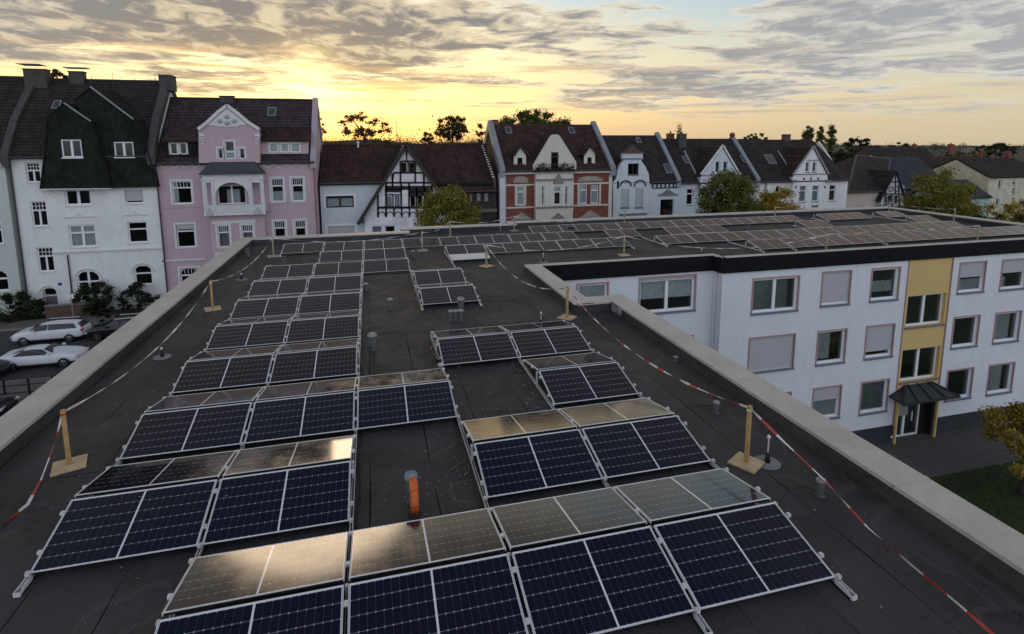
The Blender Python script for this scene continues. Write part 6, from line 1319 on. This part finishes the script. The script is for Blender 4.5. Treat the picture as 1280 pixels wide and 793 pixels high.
# ================================================================ STREET THINGS
M_paintw = mat('white_paint', (.72, .74, .76), .25, ior=1.6); M_paintk = mat('black_paint', (.012, .013, .016), .18, ior=1.6); M_tyre = mat('tyre', (.012, .012, .012), .85); M_rim = mat('rim', (.30, .31, .33), .35, .8)
M_cglass = mat('car_glass', (.012, .014, .017), .06, ior=1.7); M_lamp = mat('lamp_glass', (.55, .57, .6), .15, ior=1.6); M_tail = mat('tail_lamp', (.25, .012, .012), .2)
def car(x, y, rz, kind, paint, label):
    """x forward, built from cross-sections along the body"""
    t = thing('parked_car', (x, y, G-.02), label, 'car', 'cars parked in the street', rz)
    L = 4.6; hw = .90
    if kind == 'wagon':   # station x: (bottom, sill, belt, roof or None, half width of roof)
        st = [(-2.30,.42,.50,.72,.74,.60,.70),(-2.22,.30,.45,.98,1.00,.66,.80),(-2.05,.26,.45,1.02,1.28,.60,.88),(-1.75,.24,.45,1.03,1.42,.60,.90),(-1.0,.20,.45,1.02,1.48,.62,.90),(-.1,.20,.45,1.00,1.49,.63,.90),(.55,.20,.45,.99,1.42,.60,.90),(1.05,.20,.45,.98,1.12,.66,.90),(1.28,.22,.45,.98,1.01,.72,.90),(1.75,.24,.45,.92,.96,.66,.88),(2.12,.24,.45,.80,.87,.56,.82),(2.30,.30,.46,.64,.70,.46,.66)]
    else:
        st = [(-2.30,.40,.50,.78,.80,.62,.70),(-2.20,.30,.45,.98,1.00,.68,.82),(-1.85,.25,.45,.98,1.02,.70,.88),(-1.45,.24,.45,.97,1.12,.64,.90),(-.85,.20,.45,.95,1.34,.56,.90),(-.3,.20,.45,.94,1.39,.57,.90),(.25,.20,.45,.93,1.33,.56,.90),(.80,.20,.45,.92,1.06,.64,.90),(1.05,.22,.45,.93,.96,.72,.90),(1.65,.24,.45,.88,.92,.64,.88),(2.10,.24,.45,.76,.83,.54,.82),(2.30,.30,.46,.62,.67,.44,.66)]
    b = MB(); vs = []; k = 10
    for (sx, zb, zs, zbelt, zr_, wr, wm) in st:
        ring = [(-wm*.9, zb), (-wm, zs), (-wm*.985, (zs+zbelt)/2+.05), (-wm*.94, zbelt), (-wr, zr_), (wr, zr_), (wm*.94, zbelt), (wm*.985, (zs+zbelt)/2+.05), (wm, zs), (wm*.9, zb)]
        vs += [(sx, a, c) for a, c in ring]
    fs = []
    for i in range(len(st)-1):
        for j in range(k): fs.append((i*k+j, i*k+(j+1) % k, (i+1)*k+(j+1) % k, (i+1)*k+j))
    fs += [tuple(range(k)), tuple((len(st)-1)*k+j for j in range(k))]
    body_ = b.add(vs, fs).build('body', paint, t, True, local=True)
    md = body_.modifiers.new('bevel', 'SUBSURF'); md.levels = 1; md.render_levels = 2
    for e in body_.data.edges: pass
    # side windows, windscreen, rear window set a little proud of the shell
    def glass(pts, nm):
        g_ = MB(); n = len(pts); c = sum((Vector(p_) for p_ in pts), Vector())/n; nn = (Vector(pts[1])-Vector(pts[0])).cross(Vector(pts[2])-Vector(pts[0])).normalized()
        if nn.dot(c-Vector((0, 0, .6))) < 0: nn = -nn
        g_.add([Vector(p_)+nn*.012 for p_ in pts]+[Vector(p_)-nn*.03 for p_ in pts], [tuple(range(n)), tuple(range(2*n-1, n-1, -1))]+[(i, i+n, (i+1) % n+n, (i+1) % n) for i in range(n)]); return g_.build(nm, M_cglass, t, local=True)
    for s in (-1, 1):
        if kind == 'wagon':
            glass([(-1.95, s*.845, 1.06), (-.15, s*.855, 1.04), (-.15, s*.675, 1.42), (-1.70, s*.665, 1.37)], 'side_window'); glass([(-.07, s*.855, 1.04), (.98, s*.85, 1.02), (.50, s*.665, 1.37), (-.07, s*.675, 1.42)], 'side_window')
        else: glass([(-1.35, s*.84, 1.0), (.72, s*.85, .965), (.22, s*.63, 1.27), (-.35, s*.62, 1.32), (-.85, s*.625, 1.27)], 'side_window')
        for wx in (-1.42, 1.42):
            wm = MB(); n = 20
            for (r1, y1), (r2, y2) in zip([(.20, .0), (.31, .0), (.325, .03), (.325, .19), (.30, .215)], [(.31, .0), (.325, .03), (.325, .19), (.30, .215), (.20, .20)]):
                vv = []; 
                for i in range(n): a = 2*math.pi*i/n; vv += [(wx+r1*math.cos(a), s*(.69+y1), .325+r1*math.sin(a)), (wx+r2*math.cos(a), s*(.69+y2), .325+r2*math.sin(a))]
                wm.add(vv, [(2*i, 2*i+1, (2*i+3) % (2*n), (2*i+2) % (2*n)) for i in range(n)])
            w_ = wm.build('wheel', M_tyre, t, local=True)
            rm = MB(); 
            for i in range(5): a = 2*math.pi*i/5; rm.bar((wx, s*.885, .325), (wx+.20*math.cos(a), s*.895, .325+.20*math.sin(a)), .05, .02, up=(0, 1, 0))
            vv = []; 
            for i in range(n): a = 2*math.pi*i/n; vv += [(wx+.19*math.cos(a), s*.90, .325+.19*math.sin(a)), (wx+.215*math.cos(a), s*.90, .325+.215*math.sin(a))]
            rm.add(vv, [(2*i, 2*i+1, (2*i+3) % (2*n), (2*i+2) % (2*n)) for i in range(n)]); rm.build('rim', M_rim, w_, local=True)
            ar_ = MB(); vv = []
            for i in range(13): a = math.pi*i/12; vv += [(wx+.345*math.cos(a), s*.895, .33+.345*math.sin(a)), (wx+.40*math.cos(a), s*.912, .33+.40*math.sin(a))]
            vv2 = [(p_[0], p_[1]-s*.25, p_[2]) for p_ in vv]; m_ = len(vv)
            ar_.add([(wx, s*.896, .33)]+[(wx+.37*math.cos(a), s*.896+0, .33+.37*math.sin(a)) for a in [2*math.pi*i/20 for i in range(20)]]+[(wx+.37*math.cos(a), s*.70, .33+.37*math.sin(a)) for a in [2*math.pi*i/20 for i in range(20)]], [(1+i, 1+(i+1) % 20, 21+(i+1) % 20, 21+i) for i in range(20)]).build('wheel_arch', M_black, t, local=True)
            MB().lathe([(.36, 0), (.37, .004)], n=24).v and None
        MB().box(.62, s*.90, .98, .78, s*1.06, 1.10).build('mirror', paint, t, local=True)
        MB().box(2.08, s*.42, .60, 2.235, s*.80, .72).build('headlight', M_lamp, t, local=True)
        MB().box(-2.26, s*.50, .78, -2.17, s*.80, .94).build('tail_light', M_tail, t, local=True)
        MB().box(-1.3, s*.905, .30, 1.0, s*.915, .38).build('sill_trim', M_black, t, local=True)
    if kind == 'wagon':
        glass([(.62, -.60, 1.40), (.62, .60, 1.40), (1.10, .70, 1.05), (1.10, -.70, 1.05)], 'windscreen'); glass([(-1.98, -.55, 1.38), (-1.98, .55, 1.38), (-2.20, .64, 1.04), (-2.20, -.64, 1.04)], 'rear_window')
        for s in (-1, 1): MB().bar((-1.6, s*.56, 1.52), (.35, s*.58, 1.52), .03, .03).build('roof_rail', M_alu, t, local=True)
    else:
        glass([(.32, -.54, 1.30), (.32, .54, 1.30), (.86, .68, .98), (.86, -.68, .98)], 'windscreen'); glass([(-.95, -.52, 1.28), (-.95, .52, 1.28), (-1.62, .60, 1.03), (-1.62, -.60, 1.03)], 'rear_window')
    MB().box(2.20, -.35, .36, 2.29, .35, .52).build('grille', M_black, t, local=True); MB().box(-2.31, -.26, .60, -2.27, .26, .71).build('number_plate', mat('plate', (.6, .6, .58), .5), t, local=True)
    return t
a = atz(97, 422, G+.5); car(a.x-2.25, 46.9, math.pi, 'wagon', M_paintw, 'white estate car with roof rails parked on the far side of the street')
a = atz(98, 446, G+.6); car(a.x-2.25, 41.6, 0, 'coupe', M_paintw, 'white coupe parked nearer to the viewer with its front pointing right')
a = atz(113, 412, G+.6); car(a.x+2.3, 46.6, math.pi, 'wagon', M_paintk, 'black car partly hidden behind the left parapet')
a = atz(11, 458, G+.6); car(a.x-2.3, 39.9, 0, 'wagon', M_paintk, 'dark car whose front just enters at the left picture edge')
a = atz(14, 503, G+.8); car(a.x-2.4, 34.0, 0, 'coupe', M_paintk, 'dark car roof just visible at the left edge below the metal fence')
# metal hoop fence
f0 = atz(6, 497, G); fe = thing('metal_fence', (f0.x, 36.3, G+.085), 'black metal bar fence beside the pavement at the left edge', 'fence')
xs = [at(px, 490, 36.3).x for px in (6, 37)]; dx = xs[1]-xs[0]
for i in range(-1, 5):
    x = xs[0]+dx*i; MB().bar((x, 36.3, G+.085), (x, 36.3, G+1.15), .08).build('fence_post', M_black, fe)
    if i < 4:
        for zz in (1.12, .75, .30): MB().bar((x, 36.3, G+zz), (x+dx, 36.3, G+zz), .045).build('fence_rail', M_black, fe)
# street lamp on the kerb of the left street
lx = at(93, 400, 51).x; sg = thing('street_sign', (lx, 50.9, G+.085), 'slim grey post with small sign at the garden wall', 'sign'); MB().tube([(lx, 50.9, G+.085), (lx, 50.9, G+2.6)], .04, 8).build('pole', M_zinc, sg); MB().box(lx-.2, 50.87, G+2.1, lx+.2, 50.89, G+2.5).build('sign_plate', M_pvc, sg)
